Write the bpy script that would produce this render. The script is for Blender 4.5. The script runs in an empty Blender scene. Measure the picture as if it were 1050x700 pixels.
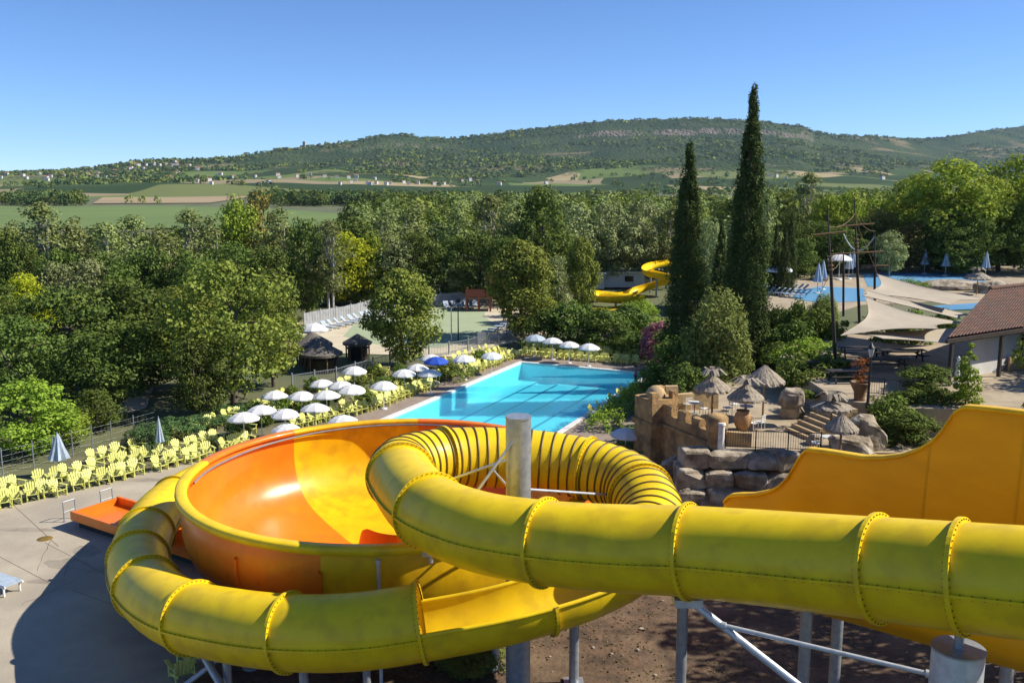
import bpy, math, random
import numpy as np
from mathutils import Vector, Matrix, noise as mnoise

# ------------------------------------------------------------------ camera, world, sun, exposure
scene = bpy.context.scene
COL = scene.collection
H, F, HOR = 17.0, 950.0, 188.0                      # camera height, focal length in photo pixels, horizon row
PITCH = math.atan((350 - HOR) / F)
cam_d = bpy.data.cameras.new('camera'); cam = bpy.data.objects.new('camera', cam_d); COL.objects.link(cam)
cam_d.sensor_width = 36; cam_d.lens = 36 * F / 1050
cam_d.clip_start = 0.1; cam_d.clip_end = 30000
cam.location = (0, 0, H); cam.rotation_euler = (math.pi / 2 - PITCH, 0, 0)
scene.camera = cam
SUN_EL, SUN_AZ = math.radians(40), math.radians(3)   # azimuth from +X towards +Y
w = bpy.data.worlds.new('World'); scene.world = w; w.use_nodes = True
nt = w.node_tree; bg = nt.nodes['Background']
sky = nt.nodes.new('ShaderNodeTexSky'); sky.sky_type = 'NISHITA'; sky.sun_disc = False
sky.sun_elevation = SUN_EL; sky.sun_rotation = math.pi / 2 - SUN_AZ
sky.altitude = 0; sky.air_density = 0.6; sky.dust_density = 0.0; sky.ozone_density = 9.0
nt.links.new(sky.outputs[0], bg.inputs[0]); bg.inputs[1].default_value = 0.118
sl = bpy.data.lights.new('sun', 'SUN'); sl.energy = 5.0; sl.angle = math.radians(0.5); sl.color = (1.0, 0.93, 0.80)
sun = bpy.data.objects.new('sun', sl); COL.objects.link(sun)
sdir = Vector((math.cos(SUN_EL) * math.cos(SUN_AZ), math.cos(SUN_EL) * math.sin(SUN_AZ), math.sin(SUN_EL)))
sun.rotation_euler = sdir.to_track_quat('Z', 'Y').to_euler()
sun.location = (60, 0, 60)
vs = scene.view_settings; vs.view_transform = 'Standard'; vs.look = 'None'; vs.gamma = 1; vs.exposure = 0.55
vs.use_curve_mapping = False
cy = scene.cycles
cy.max_bounces = 6; cy.diffuse_bounces = 3; cy.glossy_bounces = 3; cy.transmission_bounces = 4; cy.transparent_max_bounces = 8
cy.caustics_reflective = False; cy.caustics_refractive = False
random.seed(7); RNG = np.random.default_rng(7)

# ------------------------------------------------------------------ helpers
CP, SP = math.cos(PITCH), math.sin(PITCH)
def ray(u, v):
    q = (350 - v) / F
    return Vector(((u - 525) / F, CP + q * SP, -SP + q * CP))
def U(u, v, z=0.0):                                  # point at height z seen at photo pixel (u, v)
    d = ray(u, v); t = (z - H) / d.z
    return Vector((d.x * t, d.y * t, z))
def UY(u, v, Y):                                     # point at distance Y seen at (u, v)
    d = ray(u, v); t = Y / d.y
    return Vector((d.x * t, Y, H + d.z * t))
def proj(p):
    x, y, z = p[0], p[1], p[2] - H
    t = y * CP - z * SP; s = y * SP + z * CP
    return 525 + F * x / t, 350 - F * s / t, t
def smooth(x):
    x = min(1.0, max(0.0, x)); return x * x * (3 - 2 * x)
ONES = 'zeroth first second third fourth fifth sixth seventh eighth ninth tenth eleventh twelfth thirteenth fourteenth fifteenth sixteenth seventeenth eighteenth nineteenth'.split()
TENS = {20: 'twenty', 30: 'thirty', 40: 'forty', 50: 'fifty', 60: 'sixty', 70: 'seventy', 80: 'eighty', 90: 'ninety'}
TENTH = {20: 'twentieth', 30: 'thirtieth', 40: 'fortieth', 50: 'fiftieth', 60: 'sixtieth', 70: 'seventieth', 80: 'eightieth', 90: 'ninetieth'}
def nth(n):
    if n < 20: return ONES[n]
    return TENTH[n] if n % 10 == 0 else TENS[n // 10 * 10] + '-' + ONES[n % 10]

def nodes_of(m):
    m.use_nodes = True; n = m.node_tree
    return n, n.nodes, n.links
def mat(name, c, rough=0.6, c2=None, scale=6.0, var=0.12, bump=0.0, bscale=None, metal=0.0, coat=0.0, spec=0.5, detail=6, coords='Object', stretch=None, lo=0.35, hi=0.65, transl=0.0, c3=None, s3=0.6):
    m = bpy.data.materials.new(name); n, N, L = nodes_of(m)
    b = N['Principled BSDF']; b.inputs['Roughness'].default_value = rough; b.inputs['Metallic'].default_value = metal
    b.inputs['Coat Weight'].default_value = coat; b.inputs['Coat Roughness'].default_value = 0.08
    b.inputs['Specular IOR Level'].default_value = spec
    tc = N.new('ShaderNodeTexCoord'); src = tc.outputs[coords]
    if stretch:
        mp = N.new('ShaderNodeMapping'); mp.inputs['Scale'].default_value = stretch; L.new(src, mp.inputs[0]); src = mp.outputs[0]
    nz = N.new('ShaderNodeTexNoise'); nz.inputs['Scale'].default_value = scale; nz.inputs['Detail'].default_value = detail; nz.inputs['Roughness'].default_value = 0.62
    L.new(src, nz.inputs['Vector'])
    if c2 is None: c2 = tuple(x * (1 - 2 * var) for x in c); 
    r = N.new('ShaderNodeValToRGB'); r.color_ramp.elements[0].position = lo; r.color_ramp.elements[1].position = hi
    r.color_ramp.elements[0].color = (*c2, 1); r.color_ramp.elements[1].color = (*c, 1)
    L.new(nz.outputs[0], r.inputs[0]); out = r.outputs[0]
    if c3 is not None:
        n3 = N.new('ShaderNodeTexNoise'); n3.inputs['Scale'].default_value = s3; n3.inputs['Detail'].default_value = 5; L.new(src, n3.inputs['Vector'])
        r3 = N.new('ShaderNodeValToRGB'); r3.color_ramp.elements[0].position = 0.48; r3.color_ramp.elements[1].position = 0.66
        L.new(n3.outputs[0], r3.inputs[0]); mx = N.new('ShaderNodeMixRGB'); L.new(r3.outputs[0], mx.inputs[0]); L.new(out, mx.inputs[1]); mx.inputs[2].default_value = (*c3, 1); out = mx.outputs[0]
    L.new(out, b.inputs['Base Color'])
    rr = N.new('ShaderNodeMapRange'); rr.inputs[3].default_value = max(0.03, rough - 0.08); rr.inputs[4].default_value = min(1, rough + 0.12)
    L.new(nz.outputs[0], rr.inputs[0]); L.new(rr.outputs[0], b.inputs['Roughness'])
    if bump:
        nb = N.new('ShaderNodeTexNoise'); nb.inputs['Scale'].default_value = bscale or scale * 4; nb.inputs['Detail'].default_value = 5
        L.new(src, nb.inputs['Vector']); bp = N.new('ShaderNodeBump'); bp.inputs['Strength'].default_value = bump; bp.inputs['Distance'].default_value = 0.05
        L.new(nb.outputs[0], bp.inputs['Height']); L.new(bp.outputs[0], b.inputs['Normal'])
    if transl:
        t = N.new('ShaderNodeBsdfTranslucent'); L.new(out, t.inputs[0]); ms = N.new('ShaderNodeMixShader'); ms.inputs[0].default_value = transl
        L.new(b.outputs[0], ms.inputs[1]); L.new(t.outputs[0], ms.inputs[2]); L.new(ms.outputs[0], N['Material Output'].inputs[0])
    return m
def leaf_mat(name, c, c2, tr=0.3, hue=0.0):
    m = bpy.data.materials.new(name); n, N, L = nodes_of(m); N.remove(N['Principled BSDF'])
    g = N.new('ShaderNodeNewGeometry'); oi = N.new('ShaderNodeObjectInfo'); at = N.new('ShaderNodeAttribute'); at.attribute_name = 'tint'
    r = N.new('ShaderNodeValToRGB'); r.color_ramp.elements[0].color = (*c2, 1); r.color_ramp.elements[1].color = (*c, 1)
    a1 = N.new('ShaderNodeMath'); a1.operation = 'MULTIPLY_ADD'; L.new(g.outputs['Random Per Island'], a1.inputs[0]); a1.inputs[1].default_value = 0.45
    a2 = N.new('ShaderNodeMath'); a2.operation = 'MULTIPLY'; L.new(at.outputs['Fac'], a2.inputs[0]); a2.inputs[1].default_value = 0.55
    L.new(a2.outputs[0], a1.inputs[2]); L.new(a1.outputs[0], r.inputs[0])
    hs = N.new('ShaderNodeHueSaturation'); mr = N.new('ShaderNodeMapRange'); mr.inputs[3].default_value = 0.78; mr.inputs[4].default_value = 1.22
    L.new(oi.outputs['Random'], mr.inputs[0]); L.new(mr.outputs[0], hs.inputs['Value'])
    mh = N.new('ShaderNodeMapRange'); mh.inputs[3].default_value = 0.485; mh.inputs[4].default_value = 0.515; L.new(oi.outputs['Random'], mh.inputs[0]); L.new(mh.outputs[0], hs.inputs['Hue'])
    L.new(r.outputs[0], hs.inputs['Color'])
    d = N.new('ShaderNodeBsdfDiffuse'); t = N.new('ShaderNodeBsdfTranslucent'); gl = N.new('ShaderNodeBsdfGlossy'); gl.inputs['Roughness'].default_value = 0.6
    gl.inputs[0].default_value = (0.8, 0.85, 0.8, 1)
    L.new(hs.outputs[0], d.inputs[0]); L.new(hs.outputs[0], t.inputs[0])
    m1 = N.new('ShaderNodeMixShader'); m1.inputs[0].default_value = tr; L.new(d.outputs[0], m1.inputs[1]); L.new(t.outputs[0], m1.inputs[2])
    m2 = N.new('ShaderNodeMixShader'); m2.inputs[0].default_value = 0.012; L.new(m1.outputs[0], m2.inputs[1]); L.new(gl.outputs[0], m2.inputs[2])
    L.new(m2.outputs[0], N['Material Output'].inputs[0])
    return m

class MB:
    def __init__(s): s.v = []; s.f = []; s.m = []; s.sm = []
    def add(s, vs, fs, mi=0, smooth_=False):
        o = len(s.v); s.v += [tuple(p) for p in vs]
        for f in fs: s.f.append([i + o for i in f]); s.m.append(mi); s.sm.append(smooth_)
    def box(s, c, size, rz=0.0, mi=0, M=None):
        x, y, z = (k / 2 for k in size); vs_ = [Vector((a * x, b * y, c_ * z)) for a in (-1, 1) for b in (-1, 1) for c_ in (-1, 1)]
        R = M if M is not None else Matrix.Rotation(rz, 3, 'Z')
        c = Vector(c)
        s.add([R @ p + c for p in vs_], [(0, 1, 3, 2), (4, 6, 7, 5), (0, 4, 5, 1), (2, 3, 7, 6), (0, 2, 6, 4), (1, 5, 7, 3)], mi)
    def cyl(s, p0, p1, r0, r1=None, n=12, mi=0, caps=True):
        r1 = r0 if r1 is None else r1; p0 = Vector(p0); p1 = Vector(p1); d = (p1 - p0)
        if d.length < 1e-6: return
        d.normalize(); a = d.orthogonal().normalized(); b = d.cross(a)
        ring = [(a * math.cos(2 * math.pi * i / n) + b * math.sin(2 * math.pi * i / n)) for i in range(n)]
        vs_ = [p0 + k * r0 for k in ring] + [p1 + k * r1 for k in ring]
        s.add(vs_, [(i, (i + 1) % n, n + (i + 1) % n, n + i) for i in range(n)], mi, True)
        if caps:
            s.add([p0 + k * r0 for k in ring], [tuple(range(n - 1, -1, -1))], mi); s.add([p1 + k * r1 for k in ring], [tuple(range(n))], mi)
    def pipe(s, pts, r, n=8, mi=0):
        pts = [Vector(p) for p in pts]
        for a, b in zip(pts[:-1], pts[1:]): s.cyl(a, b, r, r, n, mi)
    def loft(s, rings, mi=0, closed=True, smooth_=True, cap=False):
        n = len(rings[0]); vs_ = [p for r in rings for p in r]; fs = []
        for k in range(len(rings) - 1):
            for i in range(n if closed else n - 1):
                j = (i + 1) % n; fs.append((k * n + i, k * n + j, (k + 1) * n + j, (k + 1) * n + i))
        s.add(vs_, fs, mi, smooth_)
        if cap:
            s.add(rings[0], [tuple(range(n - 1, -1, -1))], mi); s.add(rings[-1], [tuple(range(n))], mi)
    def lathe(s, prof, c=(0, 0, 0), n=24, mi=0, a0=0.0, a1=2 * math.pi, cap=False):
        c = Vector(c); full = abs(a1 - a0 - 2 * math.pi) < 1e-6; k = n if full else n + 1
        rings = [[c + Vector((r * math.cos(a0 + (a1 - a0) * i / n), r * math.sin(a0 + (a1 - a0) * i / n), z)) for i in range(k)] for r, z in prof]
        s.loft(rings, mi, full, True, cap)
    def prism(s, poly, z0, z1, mi=0):
        n = len(poly)
        s.add([(x, y, z0) for x, y in poly] + [(x, y, z1) for x, y in poly], [tuple(range(n - 1, -1, -1)), tuple(range(n, 2 * n))] + [(i, (i + 1) % n, n + (i + 1) % n, n + i) for i in range(n)], mi)
    def blob(s, c, r, seed=0, amp=0.18, n=10, m=18, mi=0, sm=False, sq=1.0, ncut=6):
        rings = []; off = Vector((seed * 3.7, seed * 1.3, -seed * 2.1)); c = Vector(c); rg = random.Random(seed)
        cuts = [(Vector((rg.uniform(-1, 1), rg.uniform(-1, 1), rg.uniform(-.3, 1))).normalized(), rg.uniform(.72, .95)) for _ in range(ncut)]
        for i in range(n + 1):
            th = math.pi * i / n; ring = []
            for j in range(m):
                a = 2 * math.pi * j / m; d = Vector((math.sin(th) * math.cos(a), math.sin(th) * math.sin(a), math.cos(th)))
                e_ = Vector([math.copysign(abs(x) ** sq, x) for x in d]) if sq != 1.0 else d.copy()
                for nn, q in cuts:
                    t_ = e_.dot(nn)
                    if t_ > q: e_ -= nn * (t_ - q) * .85
                k = 1 + amp * (mnoise.noise(d * 1.3 + off) + .5 * mnoise.noise(d * 3.1 + off))
                ring.append(c + Vector((e_.x * r[0], e_.y * r[1], e_.z * r[2])) * k)
            rings.append(ring)
        s.loft(rings, mi, True, sm)
    def build(s, name, mats, parent=None, raw=False):
        me = bpy.data.meshes.new(name)
        off = Vector((0, 0, 0)); p = parent
        while p is not None and not raw: off = off + Vector(p.location); p = p.parent
        vs_ = s.v if off.length < 1e-9 else [(x - off.x, y - off.y, z - off.z) for x, y, z in s.v]
        me.from_pydata(vs_, [], s.f)
        for m in (mats if isinstance(mats, (list, tuple)) else [mats]): me.materials.append(m)
        me.polygons.foreach_set('material_index', s.m); me.polygons.foreach_set('use_smooth', s.sm)
        me.update()
        o = bpy.data.objects.new(name, me); COL.objects.link(o)
        if parent is not None: o.parent = parent
        return o
def tag(o, label=None, cat=None, group=None, kind=None):
    if label: o['label'] = label
    if cat: o['category'] = cat
    if group: o['group'] = group
    if kind: o['kind'] = kind
    return o
def empty(name, loc, label=None, cat=None, group=None, rz=0.0):
    o = bpy.data.objects.new(name, None); COL.objects.link(o); o.location = loc; o.rotation_euler = (0, 0, rz); o.empty_display_size = 0.3
    return tag(o, label, cat, group)
KIDS = {}
def copy_tree(o, parent=None):
    c = o.copy(); COL.objects.link(c)
    if parent is not None: c.parent = parent
    for ch in list(o.children): copy_tree(ch, c)
    return c
def place(proto, used, loc, rz=0.0, sc=None, label=None, group=None):
    o = proto if not used[0] else copy_tree(proto); used[0] = True
    o.location = loc; o.rotation_euler = (0, 0, rz)
    if sc is not None: o.scale = sc if isinstance(sc, (tuple, list, Vector)) else (sc, sc, sc)
    if label: o['label'] = label
    if group: o['group'] = group
    return o
def struct(mb, name, m): return tag(mb.build(name, m), kind='structure')
def catmull(P, per=16):
    P = [Vector(p) for p in P]; P = [P[0] * 2 - P[1]] + P + [P[-1] * 2 - P[-2]]; out = []
    for i in range(1, len(P) - 2):
        a, b, c, d = P[i - 1:i + 3]
        for k in range(per):
            t = k / per; out.append(0.5 * ((2 * b) + (c - a) * t + (2 * a - 5 * b + 4 * c - d) * t * t + (3 * b - a - 3 * c + d) * t ** 3))
    out.append(P[-2]); return out
def resample(pts, step):
    L = [0.0]
    for a, b in zip(pts[:-1], pts[1:]): L.append(L[-1] + (b - a).length)
    n = max(2, int(L[-1] / step)); out = []; j = 0
    for i in range(n + 1):
        s_ = L[-1] * i / n
        while j < len(L) - 2 and L[j + 1] < s_: j += 1
        f = (s_ - L[j]) / max(1e-9, L[j + 1] - L[j]); out.append(pts[j].lerp(pts[j + 1], f))
    return out
def frames(pts):
    fr = []
    for i, p in enumerate(pts):
        t = (pts[min(i + 1, len(pts) - 1)] - pts[max(i - 1, 0)]).normalized()
        s_ = t.cross(Vector((0, 0, 1))).normalized(); u = s_.cross(t).normalized(); fr.append((p, t, s_, u))
    return fr

# ground height
def g(x, y):
    a = smooth((x - 15 - max(0, y - 60) * .2) / 9) * smooth((y - 58) / 20) * 3.9 * (1 - smooth((y - 190) / 120))
    return a
def gp(u, v):                                        # point of the natural ground seen at (u, v)
    d = ray(u, v); t = 5.0
    for _ in range(400):
        p = d * t
        if H + p.z <= g(p.x, p.y): break
        t *= 1.01
    return Vector((p.x, p.y, g(p.x, p.y)))

# ------------------------------------------------------------------ materials
M = {}
M['yellow'] = mat('yellow_fibreglass', (0.86, 0.61, 0.010), 0.40, (0.76, 0.52, 0.010), scale=1.1, detail=10, coat=0.05, bump=0.03, bscale=2.5, c3=(0.68, 0.46, 0.014), s3=1.6, spec=0.28)
M['yellow2'] = mat('golden_fibreglass', (0.86, 0.53, 0.008), 0.34, (0.76, 0.44, 0.006), scale=1.2, coat=0.1, spec=0.35, c3=(0.64, 0.36, 0.010), s3=1.1, bump=0.02, bscale=3)
M['orange'] = mat('orange_fibreglass', (0.88, 0.215, 0.010), 0.28, (0.80, 0.175, 0.009), scale=1.2, detail=9, coat=0.15, c3=(0.72, 0.18, 0.012), s3=1.3, spec=0.4, bump=0.02, bscale=3)
M['amber'] = mat('amber_fibreglass', (0.84, 0.47, 0.008), 0.42, (0.76, 0.41, 0.007), scale=0.7, coat=0.0, spec=0.25, transl=0.25, stretch=(1, 1, 2.5))
M['bolt'] = mat('grey_brown_bolts', (0.26, 0.17, 0.03), 0.5, metal=0.2)
M['rib_dark'] = mat('dark_amber_band', (0.16, 0.10, 0.008), 0.45)
M['steel'] = mat('galvanised_steel', (0.42, 0.45, 0.48), 0.42, (0.30, 0.33, 0.36), scale=5, metal=0.55, bump=0.03)
M['steel_light'] = mat('bright_steel', (0.66, 0.70, 0.74), 0.38, scale=4, metal=0.4)
M['concrete'] = mat('worn_concrete', (0.44, 0.385, 0.295), 0.85, (0.35, 0.30, 0.23), scale=0.45, detail=12, bump=0.25, bscale=9, c3=(0.33, 0.285, 0.225), s3=0.22)
M['deck'] = mat('brown_pool_deck', (0.30, 0.235, 0.19), 0.8, (0.23, 0.18, 0.145), scale=1.2, detail=8, bump=0.1)
M['coping'] = mat('white_coping', (0.76, 0.76, 0.74), 0.5)
M['earth'] = mat('bare_earth', (0.14, 0.086, 0.05), 0.95, (0.05, 0.034, 0.02), scale=1.3, detail=12, bump=1.0, bscale=6, c3=(0.17, 0.115, 0.068), s3=0.5)
M['ground'] = mat('ground_cover', (0.15, 0.145, 0.07), 0.95, (0.06, 0.09, 0.03), scale=0.05, detail=10, bump=0.4, bscale=2)
M['terrace'] = mat('sandy_paving', (0.42, 0.34, 0.235), 0.9, (0.29, 0.23, 0.155), scale=0.8, detail=8, bump=0.2)
M['rock'] = mat('rough_grey_rock', (0.38, 0.315, 0.235), 0.95, (0.15, 0.12, 0.09), scale=1.6, detail=12, bump=1.0, bscale=5, c3=(0.50, 0.44, 0.35), s3=1.2, spec=0.15)
M['castle'] = mat('ochre_render', (0.52, 0.345, 0.16), 0.95, (0.31, 0.19, 0.09), scale=1.6, detail=12, bump=1.0, bscale=6, c3=(0.20, 0.135, 0.08), s3=1.1, spec=0.1)
M['castle_light'] = mat('pale_render', (0.50, 0.37, 0.20), 0.9, (0.40, 0.28, 0.15), scale=1.5, bump=0.4)
M['lime'] = mat('lime_plastic', (0.76, 0.76, 0.20), 0.5, (0.70, 0.70, 0.22), scale=2.0, transl=0.15)
M['white_cloth'] = mat('white_canvas', (0.80, 0.80, 0.80), 0.8, (0.70, 0.70, 0.71), scale=2, transl=0.12)
M['blue_cloth'] = mat('blue_canvas', (0.02, 0.09, 0.55), 0.75, transl=0.1)
M['palegrey_cloth'] = mat('pale_blue_canvas', (0.46, 0.55, 0.66), 0.8, transl=0.12)
M['sail'] = mat('sand_sail', (0.60, 0.53, 0.42), 0.9, (0.54, 0.47, 0.37), scale=0.8, transl=0.25, spec=0.1)
M['white'] = mat('white_paint', (0.80, 0.80, 0.78), 0.45)
M['thatch'] = mat('grey_thatch', (0.44, 0.38, 0.30), 0.95, (0.20, 0.165, 0.125), scale=7, bump=1.0, bscale=30, stretch=(1, 1, 0.25))
M['shaded_thatch'] = mat('shade_darkened_thatch', (0.22, 0.195, 0.165), 0.95, (0.09, 0.08, 0.065), scale=7, bump=1.0, bscale=30, stretch=(1, 1, 0.25))  # thatch darkened: shade on the hut roofs is put into the colour
M['wood'] = mat('brown_wood', (0.23, 0.13, 0.06), 0.75, (0.14, 0.075, 0.035), scale=5, stretch=(1, 1, .2))
M['dark_wood'] = mat('black_brown_wood', (0.045, 0.033, 0.026), 0.6, (0.022, 0.017, 0.014), scale=4)
M['pale_wood'] = mat('pale_wood', (0.42, 0.28, 0.15), 0.75, stretch=(1, 1, .2))
M['roof'] = mat('terracotta_tiles', (0.185, 0.105, 0.08), 0.9, (0.105, 0.07, 0.06), scale=2.2, detail=10, c3=(0.12, 0.09, 0.078), s3=0.6, bump=0.3, spec=0.15)
M['wall_white'] = mat('whitewash', (0.66, 0.65, 0.62), 0.85, (0.55, 0.54, 0.52), scale=0.8, bump=0.15)
M['black'] = mat('black_metal', (0.02, 0.02, 0.02), 0.45)
M['glass'] = mat('dark_glass', (0.02, 0.025, 0.03), 0.08, spec=0.8)
M['clay'] = mat('clay_pot', (0.42, 0.24, 0.10), 0.7, (0.30, 0.16, 0.07), scale=3)
M['bark'] = mat('grey_brown_bark', (0.17, 0.13, 0.095), 0.95, (0.08, 0.06, 0.045), scale=3, bump=0.8, stretch=(2, 2, .4))
M['pale_bark'] = mat('pale_bark', (0.55, 0.52, 0.46), 0.9, (0.36, 0.33, 0.28), scale=3, bump=0.4, stretch=(2, 2, .4))
M['green_field'] = mat('green_crop', (0.135, 0.195, 0.04), 0.95, (0.10, 0.155, 0.035), scale=0.012, detail=9)
M['tan_field'] = mat('dry_stubble', (0.36, 0.27, 0.15), 0.95, (0.27, 0.20, 0.11), scale=0.012, detail=9)
M['sand'] = mat('pale_sand', (0.58, 0.51, 0.37), 0.9, (0.50, 0.43, 0.31), scale=0.4, bump=0.1)
M['red_paint'] = mat('red_brown_paint', (0.30, 0.075, 0.045), 0.6)
M['foam_white'] = mat('pale_grey_panel', (0.60, 0.62, 0.64), 0.7)
M['grey_panel'] = mat('weathered_grey_panel', (0.36, 0.37, 0.38), 0.8, (0.26, 0.27, 0.28), scale=1.5)
M['skin'] = mat('skin', (0.36, 0.19, 0.12), 0.55)
M['hair'] = mat('dark_hair', (0.02, 0.014, 0.01), 0.6)
M['shorts'] = mat('dark_red_cloth', (0.16, 0.02, 0.02), 0.8)
M['green_cloth'] = mat('green_canvas', (0.05, 0.30, 0.06), 0.7, transl=0.1)
M['car_paint'] = mat('dark_car_paint', (0.05, 0.055, 0.065), 0.25, coat=0.6)
M['tyre'] = mat('tyre_rubber', (0.02, 0.02, 0.02), 0.85)
M['hose'] = mat('grey_hose', (0.22, 0.22, 0.23), 0.5)
LM = {
 'plane': leaf_mat('plane_leaves', (0.307, 0.335, 0.058), (0.105, 0.153, 0.023), 0.22),
 'oak': leaf_mat('dark_leaves', (0.172, 0.226, 0.044), (0.054, 0.093, 0.017), 0.2),
 'bright': leaf_mat('fresh_leaves', (0.337, 0.437, 0.049), (0.158, 0.241, 0.027), 0.28),
 'lime': leaf_mat('yellow_green_leaves', (0.538, 0.550, 0.029), (0.299, 0.364, 0.019), 0.35),
 'poplar': leaf_mat('grey_green_leaves', (0.329, 0.364, 0.127), (0.128, 0.168, 0.049), 0.2),
 'silver': leaf_mat('silver_leaves', (0.412, 0.445, 0.195), (0.179, 0.226, 0.078), 0.2),
 'feathery': leaf_mat('feathery_leaves', (0.329, 0.401, 0.107), (0.143, 0.197, 0.044), 0.25),
 'cypress': leaf_mat('cypress_needles', (0.093, 0.116, 0.029), (0.026, 0.044, 0.011), 0.1),
 'olive': leaf_mat('brown_green_leaves', (0.261, 0.218, 0.058), (0.113, 0.102, 0.026), 0.2),
 'shrub': leaf_mat('shrub_leaves', (0.247, 0.320, 0.058), (0.090, 0.146, 0.026), 0.25),
 'juniper': leaf_mat('blue_green_needles', (0.128, 0.218, 0.071), (0.051, 0.102, 0.035), 0.15),
 'flower': leaf_mat('pink_blossom', (0.55, 0.20, 0.30), (0.20, 0.09, 0.08), 0.3),
 'redleaf': leaf_mat('rusty_leaves', (0.374, 0.116, 0.029), (0.149, 0.058, 0.019), 0.3),
 'plane_lit_tone': leaf_mat('sunlit_tone_plane_leaves', (0.374, 0.422, 0.049), (0.135, 0.197, 0.023), 0.3),  # plane leaves toned brighter and yellower, sunlight put into the colour
}

# ------------------------------------------------------------------ ground sheet, hills, fields
PA = U(535, 372); PL = Vector((-0.42, -0.907, 0)).normalized(); PW = Vector((0.907, -0.42, 0)).normalized()
PLEN, PWID = 25.0, 12.6
def pool_uv(x, y):
    d = Vector((x - PA.x, y - PA.y, 0)); return d.dot(PW), d.dot(PL)
def grid_sheet(xs, ys, zf, hole=None):
    nx, ny = len(xs), len(ys); mb = MB()
    mb.v = [(x, y, zf(x, y)) for y in ys for x in xs]
    for j in range(ny - 1):
        for i in range(nx - 1):
            if hole and hole((xs[i] + xs[i + 1]) / 2, (ys[j] + ys[j + 1]) / 2): continue
            mb.f.append([j * nx + i, j * nx + i + 1, (j + 1) * nx + i + 1, (j + 1) * nx + i]); mb.m.append(0); mb.sm.append(True)
    return mb
xs = sorted(set([round(k * 2.0, 3) for k in range(-40, 41)] + [s_ * (80 * 1.09 ** k) for k in range(1, 60) for s_ in (-1, 1)]))
ys = sorted(set([-9000, -4000, -1500, -600, -250, -120, -60, -30] + [k * 2.0 for k in range(-8, 66)] + [130 * 1.06 ** k for k in range(1, 76)]))
def hole(x, y):
    a, b = pool_uv(x, y); return -2.2 < a < PWID + 2.2 and -2.2 < b < PLEN + 2.2
struct(grid_sheet(xs, ys, lambda x, y: g(x, y) - 0.03, hole), 'ground', M['ground'])

SKY = [(-700, 172), (-300, 176), (0, 178), (60, 176), (110, 172), (150, 165), (185, 164), (225, 162), (270, 156), (300, 151), (345, 146), (385, 141), (392, 138), (425, 138), (432, 141), (470, 141), (505, 137), (545, 131), (580, 127), (620, 123), (660, 122), (720, 121), (770, 123), (800, 127), (815, 128), (826, 134), (850, 138), (900, 140), (950, 141), (985, 136), (1010, 132), (1050, 127), (1200, 122), (1500, 130), (1900, 150)]
RDI = [(-700, 2800), (0, 2900), (180, 3000), (300, 3500), (400, 4000), (600, 4500), (800, 4600), (900, 5000), (1050, 6300), (1900, 6500)]
def interp(T, x):
    if x <= T[0][0]: return T[0][1]
    for (a, b), (c, d) in zip(T[:-1], T[1:]):
        if x <= c: return b + (d - b) * (x - a) / (c - a)
    return T[-1][1]
def fbm(x, y, o=4):
    s_ = 0; a = 1
    for k in range(o):
        s_ += a * (math.sin(x * 1.3 + 1.7 * k + 1.1 * math.sin(y * 1.1 + k)) * math.cos(y * 1.2 - 2.1 * k + math.sin(x * 0.9 + 2 * k))); x *= 2.03; y *= 2.03; a *= 0.5
    return s_
def hill_z(a, Y):                                    # a = photo column of the direction, Y = distance
    r = interp(RDI, a); vsky = interp(SKY, a)
    d = ray(a, vsky); zr = H + d.z / d.y * r - 3
    s_ = Y / r; x = (a - 525) / F * Y
    n = fbm(x / 420, Y / 520)
    if s_ <= 1:
        k = max(0.0, (s_ - 0.36) / 0.64)
        base = 0.30 * k ** 1.1 + 0.52 * k ** 2.2 + 0.04 * k
        cw = smooth((a - 560) / 60) * (1 - smooth((a - 790) / 50)) + .6 * smooth((a - 330) / 40) * (1 - smooth((a - 450) / 40)); base = base + 0.075 * cw * smooth((k - .885) / .006) + (.14 - .075 * cw) * smooth((k - .80) / .2)
        z = zr * base + n * min(1, k * 4) * (4 + 26 * k * (1 - k) * 2)
        if k > .9: z = min(z, zr)
        return z - 0.5
    return zr * max(0, 1 - (s_ - 1) * 2.2) ** 1 - 0.5
mb = MB(); cols = [(-700 + i * 6.5) for i in range(400)]; rows = [950 * (7600 / 950) ** (j / 330) for j in range(331)]
vv = []
for Y in rows:
    for a in cols:
        vv.append(((a - 525) / F * Y, Y, hill_z(a, Y)))
n_ = len(cols); mb.add(vv, [(j * n_ + i, j * n_ + i + 1, (j + 1) * n_ + i + 1, (j + 1) * n_ + i) for j in range(330) for i in range(n_ - 1)], 0, True)
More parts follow.
